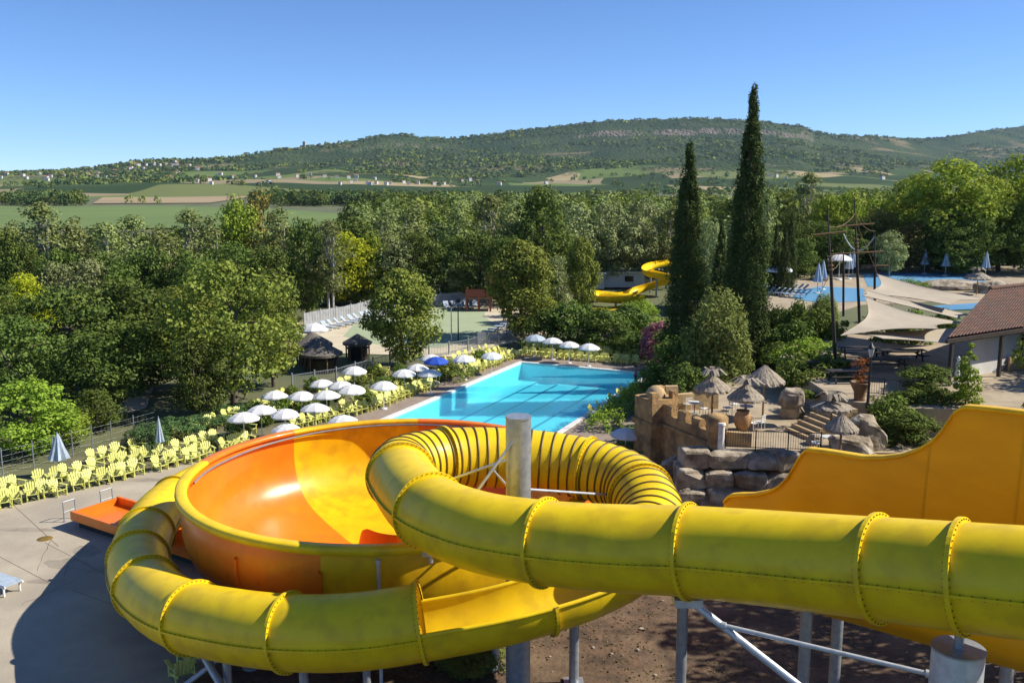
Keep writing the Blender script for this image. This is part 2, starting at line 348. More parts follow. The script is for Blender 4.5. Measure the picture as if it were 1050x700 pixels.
def hill_material():
    m = bpy.data.materials.new('wooded_hillside'); n, N, L = nodes_of(m); b = N['Principled BSDF']; b.inputs['Roughness'].default_value = 1; b.inputs['Specular IOR Level'].default_value = 0.05
    tc = N.new('ShaderNodeTexCoord')
    def noise(sc, det, lo, hi):
        z = N.new('ShaderNodeTexNoise'); z.inputs['Scale'].default_value = sc; z.inputs['Detail'].default_value = det; z.inputs['Roughness'].default_value = 0.6
        L.new(tc.outputs['Object'], z.inputs['Vector']); r = N.new('ShaderNodeValToRGB'); r.color_ramp.elements[0].position = lo; r.color_ramp.elements[1].position = hi
        L.new(z.outputs[0], r.inputs[0]); return r.outputs[0], z.outputs[0]
    def mix(f, a, c):
        x = N.new('ShaderNodeMixRGB')
        if isinstance(f, float): x.inputs[0].default_value = f
        else: L.new(f, x.inputs[0])
        if isinstance(a, tuple): x.inputs[1].default_value = (*a, 1)
        else: L.new(a, x.inputs[1])
        if isinstance(c, tuple): x.inputs[2].default_value = (*c, 1)
        else: L.new(c, x.inputs[2])
        return x.outputs[0]
    vo = N.new('ShaderNodeTexVoronoi'); vo.inputs['Scale'].default_value = 0.075; L.new(tc.outputs['Object'], vo.inputs['Vector'])
    f1, _ = noise(0.0035, 8, 0.42, 0.60); f2, _ = noise(0.0022, 9, 0.56, 0.64); f3, _ = noise(0.03, 8, 0.35, 0.7)
    c = mix(f1, (0.024, 0.048, 0.018), (0.070, 0.098, 0.034)); c = mix(f3, c, (0.036, 0.058, 0.022))
    # dry clearings and bare rock on steep faces
    c = mix(f2, c, (0.20, 0.165, 0.09))
    ge = N.new('ShaderNodeNewGeometry'); sx = N.new('ShaderNodeSeparateXYZ'); L.new(ge.outputs['True Normal'], sx.inputs[0])
    mr = N.new('ShaderNodeMapRange'); mr.inputs[1].default_value = 0.90; mr.inputs[2].default_value = 0.78; mr.inputs[3].default_value = 0; mr.inputs[4].default_value = 1; mr.clamp = True
    L.new(sx.outputs[2], mr.inputs[0]); f4, _ = noise(0.012, 5, 0.4, 0.6)
    mm = N.new('ShaderNodeMath'); mm.operation = 'MULTIPLY'; L.new(mr.outputs[0], mm.inputs[0]); L.new(f4, mm.inputs[1])
    c = mix(mm.outputs[0], c, (0.17, 0.145, 0.115))
    v2 = N.new('ShaderNodeTexVoronoi'); v2.inputs['Scale'].default_value = 0.0048; L.new(tc.outputs['Object'], v2.inputs['Vector']); sc2 = N.new('ShaderNodeSeparateColor'); L.new(v2.outputs['Color'], sc2.inputs[0])
    rp = N.new('ShaderNodeValToRGB'); rp.color_ramp.interpolation = 'CONSTANT'; els = rp.color_ramp.elements; els[0].position = 0; els[0].color = (.035, .06, .022, 1); els[1].position = .34; els[1].color = (.12, .17, .05, 1)
    for ps, cl_ in ((.5, (.05, .08, .026, 1)), (.74, (.33, .27, .15, 1)), (.82, (.14, .165, .06, 1)), (.93, (.26, .215, .13, 1))): e_ = els.new(ps); e_.color = cl_
    L.new(sc2.outputs[0], rp.inputs[0]); sp = N.new('ShaderNodeSeparateXYZ'); L.new(tc.outputs['Object'], sp.inputs[0])
    zn = N.new('ShaderNodeMath'); zn.operation = 'MULTIPLY_ADD'; L.new(f1, zn.inputs[0]); zn.inputs[1].default_value = 45; L.new(sp.outputs[2], zn.inputs[2])
    m3 = N.new('ShaderNodeMapRange'); m3.inputs[1].default_value = 62; m3.inputs[2].default_value = 85; m3.inputs[3].default_value = 1; m3.inputs[4].default_value = 0; L.new(zn.outputs[0], m3.inputs[0])
    c = mix(m3.outputs[0], c, rp.outputs[0]); L.new(c, b.inputs['Base Color'])
    bp = N.new('ShaderNodeBump'); bp.inputs['Strength'].default_value = 1.0; bp.inputs['Distance'].default_value = 9.0; bp.invert = True
    L.new(vo.outputs['Distance'], bp.inputs['Height']); m4 = N.new('ShaderNodeMath'); m4.operation = 'SUBTRACT'; m4.inputs[0].default_value = 1.0; L.new(m3.outputs[0], m4.inputs[1]); L.new(m4.outputs[0], bp.inputs['Strength']); L.new(bp.outputs[0], b.inputs['Normal'])
    return m
M['hill'] = hill_material()
struct(mb, 'hills', M['hill'])

def sheet(name, pts, m, z, sub=0):
    mb = MB(); n = len(pts); mb.add([(p[0], p[1], z) for p in pts], [tuple(range(n))]); return struct(mb, name, m)
def far_sheet(name, pix, m, z=0.6):
    return sheet(name, [U(u, v, z) for u, v in pix], m, z)
far_sheet('green_field', [(-160, 235), (395, 233), (392, 222), (290, 214.5), (180, 211), (-160, 212)], M['green_field'])
far_sheet('dry_field', [(95, 208.5), (215, 208), (262, 201), (110, 199.5)], M['tan_field'])
far_sheet('dry_field', [(295, 203), (420, 203.5), (410, 198.5), (300, 198)], M['tan_field'])
far_sheet('dry_field', [(660, 208), (850, 212), (880, 203), (690, 201)], M['tan_field'])
far_sheet('green_field', [(440, 203), (600, 204), (600, 198), (470, 197.5)], M['green_field'])

# ------------------------------------------------------------------ plant prototypes
def leaves_mesh(name, P, Nn, size, tint, mt, asp=0.75, seed=0):
    rg = np.random.default_rng(seed); n = len(P)
    t = rg.normal(size=(n, 3)); t -= (t * Nn).sum(1, keepdims=True) * Nn; t /= np.linalg.norm(t, axis=1, keepdims=True) + 1e-9
    b = np.cross(Nn, t); s_ = (size * rg.uniform(0.65, 1.35, n))[:, None]
    A = P - t * s_ * 0.5; C = P + t * s_ * 0.5; B = P + b * s_ * asp * 0.5 - Nn * s_ * 0.12; D = P - b * s_ * asp * 0.5 - Nn * s_ * 0.12
    V = np.stack([A, B, C, D], 1).reshape(-1, 3).astype(np.float32)
    me = bpy.data.meshes.new(name); me.vertices.add(4 * n); me.vertices.foreach_set('co', V.ravel())
    me.loops.add(4 * n); me.loops.foreach_set('vertex_index', np.arange(4 * n, dtype=np.int32))
    me.polygons.add(n); me.polygons.foreach_set('loop_start', np.arange(0, 4 * n, 4, dtype=np.int32))
    at = me.attributes.new('tint', 'FLOAT', 'FACE'); at.data.foreach_set('value', tint.astype(np.float32))
    me.materials.append(mt); me.update(calc_edges=True); return me
def crown_points(seed, env, nclump, cr, nleaf, zsq=0.75, shell=0.55, inner=0.15, up=0.35, fit=False):
    """env(h in 0..1) -> (radius, z); clumps sit in the envelope, leaves on the clumps"""
    rg = np.random.default_rng(seed); C = []; R = []
    lob = rg.uniform(0, 6.28, 4)
    while len(C) < nclump:
        h = rg.uniform(0, 1); r, z = env(h); a = rg.uniform(0, 2 * math.pi)
        if rg.uniform() > (r / env_max(env)) + (0.3 if fit else 0.15): continue
        k = 1 + 0.16 * math.sin(2 * a + lob[0] + 3 * h) + 0.12 * math.sin(3 * a + lob[1] - 4 * h)
        rr = r * k * (rg.uniform(shell, 1.14 if fit else 1.0) if rg.uniform() > inner else rg.uniform(0, shell))
        C.append((rr * math.cos(a), rr * math.sin(a), z)); R.append(cr * rg.uniform(0.6, 1.45 if not fit else 1.9) * ((.28 + .72 * r / env_max(env)) if fit else 1))
    C = np.array(C); R = np.array(R); idx = np.repeat(np.arange(nclump), nleaf)
    d = rg.normal(size=(len(idx), 3)); d /= np.linalg.norm(d, axis=1, keepdims=True)
    rad = rg.uniform(0.45, 1.0, len(idx)) ** 0.6
    P = C[idx] + d * (R[idx] * rad)[:, None] * np.array([1, 1, zsq])
    Nn = d * 0.85 + np.array([0, 0, up]) + rg.normal(size=d.shape) * 0.33; Nn /= np.linalg.norm(Nn, axis=1, keepdims=True)
    ct = rg.uniform(0, 1, nclump); tint = np.clip(ct[idx] + rg.normal(size=len(idx)) * 0.08, 0, 1)
    return P, Nn, tint, C
def env_max(env):
    return max(env(i / 20)[0] for i in range(21))
def ell(W, z0, z1, p=1.0, q=0.5):
    def e(h): 
        x = h * 2 - 1
        return W / 2 * max(0.02, (1 - abs(x) ** (2 * p))) ** q * (1.08 - 0.25 * h), z0 + (z1 - z0) * h
    return e
PROTO = {}
def tree_proto(key, name, cat, env, ncl, cr, nl, size, leafm, barkm, trunk_r, trunk_h, seed, crown_name='crown', limbs=6, zsq=0.75, up=0.35, asp=0.75, shell=0.55, multi=1, inner=0.15, fit=False):
    P, Nn, tint, C = crown_points(seed, env, ncl, cr, nl, zsq=zsq, up=up, shell=shell, inner=inner, fit=fit)
    root = empty(name, (0, 0, -500)); root['category'] = cat
    me = leaves_mesh(crown_name, P, Nn, size, tint, leafm, asp, seed)
    o = bpy.data.objects.new(crown_name, me); COL.objects.link(o); o.parent = root
    mb = MB(); rg = random.Random(seed)
    for k in range(multi):
        bx, by = (0, 0) if multi == 1 else (rg.uniform(-.5, .5) * trunk_r * 6, rg.uniform(-.5, .5) * trunk_r * 6)
        tx, ty = bx + rg.uniform(-.5, .5), by + rg.uniform(-.5, .5)
        top = Vector((tx, ty, trunk_h)); mid = Vector(((bx + tx) / 2 + rg.uniform(-.2, .2), (by + ty) / 2, trunk_h * .5))
        mb.cyl((bx, by, -0.3), mid, trunk_r, trunk_r * .72, 8); mb.cyl(mid, top, trunk_r * .72, trunk_r * .35, 8)
        idx = list(range(len(C))); rg.shuffle(idx)
        for i in idx[:limbs]:
            c = Vector(C[i]); s0 = mid.lerp(top, rg.uniform(0, 1)); 
            if c.z < s0.z - 0.5: continue
            m1 = s0.lerp(c, 0.5) + Vector((0, 0, 0.25)); mb.cyl(s0, m1, trunk_r * .34, trunk_r * .22, 6); mb.cyl(m1, c, trunk_r * .22, trunk_r * .06, 6)
    mb.build('trunk' if crown_name == 'crown' else 'stem', barkm, root, raw=True)
    PROTO[key] = (root, [False], max(env(i / 20)[1] for i in range(21)) + cr * zsq * .6, 2 * env_max(env) + cr * 1.2)
tree_proto('plane', 'plane_tree', 'tree', ell(9.6, 1.8, 11.2, 1.1), 115, 1.15, 78, 0.30, LM['plane'], M['bark'], 0.30, 7.5, 1)
tree_proto('plane2', 'plane_tree', 'tree', ell(8.6, 1.6, 11.6, 1.0), 105, 1.1, 78, 0.30, LM['plane'], M['bark'], 0.28, 7.5, 11)
tree_proto('bigplane', 'plane_tree', 'tree', ell(10.5, 2.0, 12.4, 1.15), 130, 1.25, 80, 0.36, LM['plane_lit_tone'], M['bark'], 0.35, 8.5, 31)
tree_proto('dense', 'plane_tree', 'tree', ell(7.6, 1.0, 9.4, 1.0), 150, 1.0, 95, 0.29, LM['plane'], M['bark'], 0.25, 6.5, 33)
tree_proto('oak', 'round_tree', 'tree', ell(8.4, 1.4, 9.2, 1.0), 100, 1.05, 76, 0.30, LM['oak'], M['bark'], 0.28, 6, 2)
tree_proto('oak2', 'round_tree', 'tree', ell(7.0, 1.0, 9.6, 0.9), 85, 1.0, 76, 0.30, LM['oak'], M['bark'], 0.25, 6.5, 12)
tree_proto('bright', 'leafy_tree', 'tree', ell(6.6, 0.8, 8.2, 1.0), 80, 0.9, 80, 0.27, LM['bright'], M['bark'], 0.22, 5.5, 3)
tree_proto('lime', 'yellow_green_tree', 'tree', ell(6.2, 1.0, 7.6, 1.0), 70, 0.9, 70, 0.28, LM['lime'], M['bark'], 0.2, 5, 4)
tree_proto('poplar', 'poplar_tree', 'tree', ell(6.2, 4.6, 14.4, 1.0), 66, 1.0, 58, 0.32, LM['poplar'], M['pale_bark'], 0.2, 12.5, 5, limbs=16, shell=0.35, inner=0.35, multi=2)
tree_proto('poplar2', 'poplar_tree', 'tree', ell(5.2, 4.4, 14.6, 0.9), 60, 1.0, 58, 0.32, LM['poplar'], M['pale_bark'], 0.18, 12.5, 15, limbs=16, shell=0.35, inner=0.35)
tree_proto('silver', 'silver_leaved_tree', 'tree', ell(7.0, 1.6, 9.6, 1.0), 85, 1.0, 70, 0.30, LM['silver'], M['pale_bark'], 0.2, 7, 6, limbs=8)
tree_proto('olive', 'brown_green_tree', 'tree', ell(8.0, 1.4, 9.6, 1.0), 85, 1.1, 70, 0.30, LM['olive'], M['bark'], 0.25, 6.5, 8)
def cyp(W, z0, z1):
    def e(h): return W / 2 * (min(1, h * 5 + 0.55) * (1 - h ** 1.5) ** 0.9 + 0.03), z0 + (z1 - z0) * h
    return e
tree_proto('cypress', 'cypress_tree', 'tree', cyp(3.3, 0.8, 22.6), 560, 0.50, 80, 0.21, LM['cypress'], M['bark'], 0.25, 18, 9, limbs=0, zsq=2.4, up=0.1, asp=0.4, shell=0.7, fit=True)
tree_proto('cypress2', 'cypress_tree', 'tree', cyp(2.4, 0.5, 12.4), 300, 0.40, 60, 0.20, LM['cypress'], M['bark'], 0.15, 9, 19, limbs=0, zsq=2.2, up=0.1, asp=0.4, shell=0.7, fit=True)
tree_proto('shrub', 'garden_shrub', 'shrub', ell(2.6, 0.3, 1.9, 1.0), 46, 0.42, 60, 0.17, LM['shrub'], M['bark'], 0.05, 1.2, 21, 'foliage', limbs=4)
tree_proto('darkshrub', 'dark_shrub', 'shrub', ell(4.6, 0.4, 3.6, 1.0), 70, 0.62, 80, 0.20, LM['oak'], M['bark'], 0.09, 2.4, 22, 'foliage', limbs=5)
tree_proto('juniper', 'juniper_shrub', 'shrub', ell(3.6, 0.2, 2.1, 1.0), 60, 0.5, 70, 0.20, LM['juniper'], M['bark'], 0.06, 1.2, 23, 'foliage', asp=.4, limbs=3)
def spiky(W, z0, z1):
    def e(h): return W / 2 * (1 - 0.72 * h) * (0.75 + 0.5 * math.sin(min(1, h * 3) * 1.57)), z0 + (z1 - z0) * h
    return e
tree_proto('feather', 'feathery_grey_shrub', 'shrub', ell(4.8, 0.3, 5.0, .9), 190, 0.5, 80, 0.24, LM['feathery'], M['bark'], 0.08, 3.8, 24, 'foliage', zsq=2.2, asp=.35, up=0.1, limbs=6)
tree_proto('flower', 'flowering_shrub', 'shrub', ell(3.2, 0.3, 2.8, 1.0), 50, 0.5, 66, 0.19, LM['flower'], M['bark'], 0.06, 1.6, 25, 'foliage', limbs=4)
tree_proto('slender', 'slender_sapling', 'tree', cyp(1.9, 0.5, 5.2), 46, 0.36, 50, 0.19, LM['bright'], M['bark'], 0.05, 4.2, 26, limbs=6)
PLANTS = []                                          # (row, kind, u, v_top, width px, Y, description)
def plant(key, x, y, h, wd, z=None):
    root, used, ph, pw = PROTO[key]; z = g(x, y) if z is None else z
    return place(root, used, (x, y, z), random.uniform(0, 6.28), (wd / pw, wd / pw, h / ph))
ROWS = {}
def tree(row, key, u, vt, wpx, Y, z=None, label=None, group=None):
    p = UY(u, vt, Y); t = proj(p)[2]; zz = g(p.x, Y) if z is None else z
    o = plant(key, p.x, Y, max(0.6, p.z - zz), wpx * t / F, zz)
    if label: o['label'] = label
    else: ROWS.setdefault((row, key.rstrip('2')), []).append((u, o))
    o['group'] = group or row
    return o
DESC = {'dense': 'densely leaved plane tree', 'bigplane': 'sunlit-toned yellow-green plane tree', 'plane': 'broad green plane tree', 'oak': 'dark round tree', 'bright': 'fresh green leafy tree', 'lime': 'yellow-green tree', 'poplar': 'grey-green pale-trunked poplar', 'silver': 'silvery grey-leaved tree',
        'olive': 'brownish green tree', 'cypress': 'narrow dark cypress', 'shrub': 'low green shrub', 'darkshrub': 'dark bushy shrub', 'juniper': 'blue-green juniper', 'feather': 'feathery grey-green shrub', 'flower': 'pink-flowering shrub', 'slender': 'slender young sapling'}
def label_rows():
    for (row, key), L in ROWS.items():
        L.sort(key=lambda k: k[0])
        for i, (u, o) in enumerate(L):
            o['label'] = f"only {DESC[key]} among the {row}" if len(L) == 1 else f"{nth(i + 1)} {DESC[key]} from the left among the {row}"

# ------------------------------------------------------------------ pavements and pools
conc = [U(-260, 700), U(-260, 520), U(0, 521), U(60, 508), U(130, 490), U(200, 470), U(262, 452), Vector((-7, 54, 0)), Vector((-6.5, 43, 0)), Vector((-10.5, 36, 0)), Vector((-11.5, 25, 0)), Vector((-12, 12, 0)), Vector((-60, 12, 0))]
sheet('concrete_pavement', conc, M['concrete'], 0.008)
mb = MB()
for a, b in (((52, 598), (-20, 560)), ((75, 605), (230, 660)), ((0, 505), (60, 560)), ((46, 556), (130, 600))):
    pa, pb = U(*a, 0.012), U(*b, 0.012); d = (pb - pa).normalized(); n = Vector((-d.y, d.x, 0)) * 0.012; mb.add([pa - n, pb - n, pb + n, pa + n], [(0, 1, 2, 3)])
rgc = random.Random(3)
for (u0, v0), (du, dv), n_ in (((38, 585), (2.6, -5.2), 7), (((66), 590), (3.0, -4.4), 8), ((22, 620), (5, -3), 9), ((150, 505), (5, -2.5), 7)):
    p = Vector((u0, v0)); pr = U(p.x, p.y, .012)
    for k in range(n_):
        p = p + Vector((du + rgc.uniform(-2.2, 2.2), dv + rgc.uniform(-1.8, 1.8))); q = U(p.x, p.y, .012); d = (q - pr).normalized(); n = Vector((-d.y, d.x, 0)) * rgc.uniform(.006, .013); mb.add([pr - n, q - n, q + n, pr + n], [(0, 1, 2, 3)]); pr = q
struct(mb, 'pavement_joints', M['earth'])
M['stain'] = mat('damp_stain', (0.25, 0.21, 0.16), 0.7, (0.33, 0.285, 0.225), scale=1.4, detail=9)
for k, (u, v, ru, rv) in enumerate(((104, 584, 22, 3.2), (70, 578, 26, 6), (48, 596, 20, 3), (30, 543, 30, 2.2), (150, 492, 24, 2.0), (88, 566, 14, 7))):
    rk = random.Random(k); sheet('pavement_stain', [U(u + ru * (.7 + .5 * rk.random()) * math.cos(a * .393), v + rv * (.7 + .5 * rk.random()) * math.sin(a * .393)) for a in range(15, -1, -1)], M['stain'], 0.0105)
mb = MB(); c = U(46, 552, 0.012); mb.lathe([(0.001, 0.014), (0.34, 0.014), (0.36, 0.0)], (c.x, c.y, 0.012), 24)
tag(mb.build('manhole_cover', M['bolt']), 'round dark manhole cover set in the pale concrete', 'manhole cover')
sheet('earth_bank', [(-11.4, 10, 0), (-11.3, 25, 0), (-10.3, 36, 0), (-6.3, 43, 0), (-6.8, 53.5, 0), (8, 53.5, 0), (9.5, 48.6, 0), (30, 46, 0), (34, 10, 0)], M['earth'], 0.004)

def PQ(a, b, z=0): p = PA + PW * a + PL * b; return Vector((p.x, p.y, z))
mb = MB()                                           # brown deck ring round the pool
o_ = [(-2.6, -4.0), (PWID + 4.5, -4.0), (PWID + 4.5, PLEN + 4), (-2.6, PLEN + 4)]; i_ = [(0, 0), (PWID, 0), (PWID, PLEN), (0, PLEN)]
for k in range(4):
    j = (k + 1) % 4; mb.add([PQ(*o_[k], .03), PQ(*o_[j], .03), PQ(*i_[j], .03), PQ(*i_[k], .03)], [(0, 1, 2, 3)])
struct(mb, 'pool_deck', M['deck'])
mb = MB()
e = 0.42
o_ = [(-e, -e), (PWID + e, -e), (PWID + e, PLEN + e), (-e, PLEN + e)]
for k in range(4):
    j = (k + 1) % 4
    A, B, C_, D = o_[k], o_[j], i_[j], i_[k]
    top = [PQ(*A, .09), PQ(*B, .09), PQ(*C_, .09), PQ(*D, .09)]; bot = [PQ(*A, 0), PQ(*B, 0), PQ(*C_, -.2), PQ(*D, -.2)]
    mb.add(top + bot, [(0, 1, 2, 3), (0, 4, 5, 1), (2, 6, 7, 3)])
struct(mb, 'pool_coping', M['coping'])
def pool_tile():
    return mat('turquoise_tile', (0.52, 0.84, 0.90), 0.4, (0.46, 0.81, 0.88), scale=0.8, detail=4)
M['tile'] = pool_tile(); M['lane'] = mat('lane_marking', (0.13, 0.34, 0.48), 0.5)
mb = MB(); D0 = -1.5
mb.add([PQ(0, 0, D0), PQ(PWID, 0, D0), PQ(PWID, PLEN, D0), PQ(0, PLEN, D0)], [(0, 1, 2, 3)])
for k in range(4):
    j = (k + 1) % 4; mb.add([PQ(*i_[k], -.2), PQ(*i_[j], -.2), PQ(*i_[j], D0), PQ(*i_[k], D0)], [(0, 1, 2, 3)])
for k in range(1, 6):
    a = PWID * k / 6; mb.add([PQ(a - .13, 1.2, D0 + .006), PQ(a + .13, 1.2, D0 + .006), PQ(a + .13, PLEN - 1.2, D0 + .006), PQ(a - .13, PLEN - 1.2, D0 + .006)], [(0, 1, 2, 3)], 1)
struct(mb, 'pool_basin', [M['tile'], M['lane']])
def water_mat(name, tint, depth=0.0, bump=0.12, sc=2.2, body=None, bodyf=0.35, refl=0.10):
    m = bpy.data.materials.new(name); n, N, L = nodes_of(m); N.remove(N['Principled BSDF'])
    t = N.new('ShaderNodeBsdfTransparent'); t.inputs[0].default_value = (*tint, 1)
    gl = N.new('ShaderNodeBsdfGlossy'); gl.inputs['Roughness'].default_value = 0.03
    fr = N.new('ShaderNodeFresnel'); fr.inputs[0].default_value = 1.33
    tc = N.new('ShaderNodeTexCoord'); nz = N.new('ShaderNodeTexNoise'); nz.inputs['Scale'].default_value = sc; nz.inputs['Detail'].default_value = 4
    L.new(tc.outputs['Object'], nz.inputs['Vector']); bp = N.new('ShaderNodeBump'); bp.inputs['Strength'].default_value = bump; bp.inputs['Distance'].default_value = 0.08
    L.new(nz.outputs[0], bp.inputs['Height']); L.new(bp.outputs[0], fr.inputs['Normal']); L.new(bp.outputs[0], gl.inputs['Normal'])
    base = t.outputs[0]
    if body:
        d = N.new('ShaderNodeBsdfDiffuse'); d.inputs[0].default_value = (*body, 1); mx = N.new('ShaderNodeMixShader'); mx.inputs[0].default_value = bodyf
        L.new(t.outputs[0], mx.inputs[1]); L.new(d.outputs[0], mx.inputs[2]); base = mx.outputs[0]
    fm = N.new('ShaderNodeMath'); fm.operation = 'MULTIPLY'; fm.inputs[1].default_value = refl; L.new(fr.outputs[0], fm.inputs[0])
    ms = N.new('ShaderNodeMixShader'); L.new(fm.outputs[0], ms.inputs[0]); L.new(base, ms.inputs[1]); L.new(gl.outputs[0], ms.inputs[2])
    L.new(ms.outputs[0], N['Material Output'].inputs[0]); return m
M['water'] = water_mat('clear_pool_water', (0.46, 0.94, 1.0), body=(0.16, 0.68, 0.86), bodyf=0.22)
M['lagoon'] = water_mat('green_lagoon_water', (0.84, 0.97, 0.88), body=(0.52, 0.60, 0.43), bodyf=0.3)
M['bluewater'] = water_mat('blue_pool_water', (0.4, 0.8, 0.95), body=(0.20, 0.44, 0.74), bodyf=0.6)
mb = MB(); mb.add([PQ(0, 0, -.06), PQ(PWID, 0, -.06), PQ(PWID, PLEN, -.06), PQ(0, PLEN, -.06)], [(0, 1, 2, 3)])
struct(mb, 'water', M['water'])
sheet('garden_bed', [PQ(-2.7, -3.6), PQ(-2.7, PLEN + 2), U(262, 452), U(200, 470), U(60, 500), U(60, 470), U(300, 398), U(420, 372), U(535, 352)], mat('planting_bed', (0.17, 0.15, 0.085), 0.95, (0.09, 0.095, 0.045), scale=0.8, bump=0.5), 0.006)
# lagoon
sheet('beach', [U(*p) for p in ((280, 352), (340, 362), (470, 366), (575, 338), (590, 315), (520, 304), (420, 304), (330, 318), (290, 338))], M['sand'], 0.03)
sheet('lagoon_water', [U(*p) for p in ((352, 345), (398, 356), (450, 357), (500, 346), (512, 335), (497, 325), (498, 318), (470, 316), (430, 317), (390, 325), (362, 334))], M['lagoon'], 0.06)
sheet('footpath', [U(*p) for p in ((96, 436), (150, 418), (158, 396), (150, 385), (132, 385), (122, 405), (70, 440))], M['concrete'], 0.012)
# ------------------------------------------------------------------ tube slide
TUBE_R = 1.13
ctrl = [Vector((24, 7.5, 11.4)), Vector((18.5, 11.3, 10.5)), Vector((13.6, 15.0, 9.75)), U(1000, 592, 8.95), U(855, 578, 8.4), U(710, 565, 7.9), U(620, 561, 7.62), U(552, 555, 7.42), U(486, 543, 7.25), U(436, 520, 7.1), U(411, 487, 7.0),
        U(424, 476, 6.95), U(470, 469, 6.85), U(530, 470, 6.7), U(592, 478, 6.5), U(640, 493, 6.3), U(661, 513, 6.1), U(668, 540, 5.75), U(648, 570, 5.4), U(600, 596, 5.0), U(522, 620, 4.6), U(435, 637, 4.2),
        U(365, 647, 3.9), U(300, 648, 3.6), U(238, 641, 3.3), U(184, 628, 2.95), U(152, 604, 2.6), U(142, 577, 2.3), U(148, 551, 2.05), U(166, 524, 1.85), U(192, 505, 1.75), U(228, 488, 1.7), U(275, 476, 1.65)]
path = resample(catmull(ctrl, 20), 0.22)
FR = frames(path)
scr = [proj(p) for p in path]
def near(u, v, lo=0):
    return min(range(lo, len(path)), key=lambda i: (scr[i][0] - u) ** 2 + (scr[i][1] - v) ** 2)
stops = [0]
for u, v in ((1230, 640), (985, 590), (898, 582), (710, 565), (557, 556), (440, 527), (413, 487), (455, 470), (600, 480), (657, 508)):
    stops.append(near(u, v, stops[-1] + 3))
i_open = near(650, 568, stops[-1] + 4); stops.append(i_open)
for u, v in ((556, 610), (435, 637), (298, 648), (200, 632), (150, 602), (142, 573), (150, 547), (180, 512)):
    stops.append(near(u, v, stops[-1] + 4))
stops.append(len(path) - 1)
tube = empty('tube_slide', (0.2, 28.3, 0), 'huge yellow enclosed tube slide looping round a grey steel pole', 'water slide')
def ring(f, r, n=44, a0=0.0, a1=2 * math.pi, closed=True):
    p, t, s_, u = f; k = n if closed else n + 1
    return [p + (s_ * math.cos(a0 + (a1 - a0) * i / n) + u * math.sin(a0 + (a1 - a0) * i / n)) * r for i in range(k)]
OPEN = {i for i, (a, b) in enumerate(zip(stops[:-1], stops[1:])) if a >= i_open and b <= near(435, 637, i_open) + 1}
RIBBED = {i for i, (a, b) in enumerate(zip(stops[:-1], stops[1:])) if a >= stops[7] and b <= stops[11]}
for si, (a, b) in enumerate(zip(stops[:-1], stops[1:])):
    mb = MB(); R = TUBE_R
    if si in OPEN:
        A0, A1 = math.radians(-186), math.radians(6)
        outer = [ring(FR[i], R, 30, A0, A1, False) for i in range(a, b + 1)]; inner = [ring(FR[i], R - .05, 30, A0, A1, False) for i in range(a, b + 1)]
        mb.loft(outer, 0, False); mb.loft([r[::-1] for r in inner], 0, False)
        for side in (0, -1):                           # rolled top edges
            pts = [r[side] for r in outer]; mb.pipe(pts[::2] + [pts[-1]], 0.07, 8, 0)
    elif si in RIBBED:
        rings = []; mi = []
        for i in range(a, b + 1): rings.append(ring(FR[i], R))
        mb.loft(rings, 0)
        for i in range(a + 1, b, 2):               # raised dark bands round the tube
            f = FR[i]; p, t, s_, u = f
            rr = []
            for dx, dr in ((-.036, .0), (-.028, .035), (.028, .035), (.036, .0)): rr.append(ring((p + t * dx, t, s_, u), R + dr, 44))
            mb.loft(rr, 1)
    else:
        mb.loft([ring(FR[i], R) for i in range(a, b + 1)], 0)
    o = mb.build('tube_section' if si not in OPEN else 'open_section', [M['yellow'], M['rib_dark']], tube)
    if si in OPEN: o['label'] = 'open half-pipe section of the yellow slide'
    elif si in RIBBED: o['label'] = 'ribbed yellow tube section with dark rings'
    # horizontal seam with bolts
    if si not in RIBBED:
        mb = MB()
        for sg in (1, -1):
            for q, (dz, w_) in enumerate(((.03, .0), (-.03, .0))): pass
            L1 = [[FR[i][0] + FR[i][2] * sg * (R - .02) + FR[i][3] * .028, FR[i][0] + FR[i][2] * sg * (R + .085) + FR[i][3] * .028, FR[i][0] + FR[i][2] * sg * (R + .085) - FR[i][3] * .028, FR[i][0] + FR[i][2] * sg * (R - .02) - FR[i][3] * .028] for i in range(a, b + 1)]
            if si not in OPEN: mb.loft(L1, 0, True, False)
            for i in range(a + 1, b):
                if si in OPEN: continue
                p, t, s_, u = FR[i]; c = p + s_ * sg * (R + .05)
                mb.cyl(c - u * .05, c + u * .05, .018, n=6, mi=1)
        if mb.f: mb.build('seam_flange', [M['yellow'], M['bolt']], o)
    # ring flange with bolts at the downstream end
    f = FR[b]; p, t, s_, u = f; mb = MB()
    half = si in OPEN
    rr = []
    aa = (math.radians(-188), math.radians(8), False, 30) if half and (si + 1) in OPEN else (0, 2 * math.pi, True, 44)
    for dx, dr in ((-.05, -.02), (-.05, .105), (.05, .105), (.05, -.02)): rr.append(ring((p + t * dx, t, s_, u), R + dr, aa[3], aa[0], aa[1], aa[2]))
    mb.loft(rr, 0, aa[2], False)
    nb = 46
    for k in range(nb):
        an = 2 * math.pi * k / nb
        if not aa[2] and 0.15 < an < math.pi - .15: continue
        d = s_ * math.cos(an) + u * math.sin(an); c = p + d * (R + .06); mb.cyl(c - t * .075, c + t * .075, .02, n=6, mi=1)
    mb.build('ring_flange', [M['yellow'], M['bolt']], o)
POLE = Vector((0.2, 28.3, 0))
mb = MB(); mb.cyl(POLE, POLE + Vector((0, 0, 9.75)), .40, n=32); mb.cyl(POLE, POLE + Vector((0, 0, .06)), .7, n=24)
post = mb.build('support_column', M['steel'], tube)
mb = MB(); mb.cyl(POLE + Vector((0, 0, 9.75)), POLE + Vector((0, 0, 9.80)), .42, n=32); mb.build('end_cap', M['steel'], post)
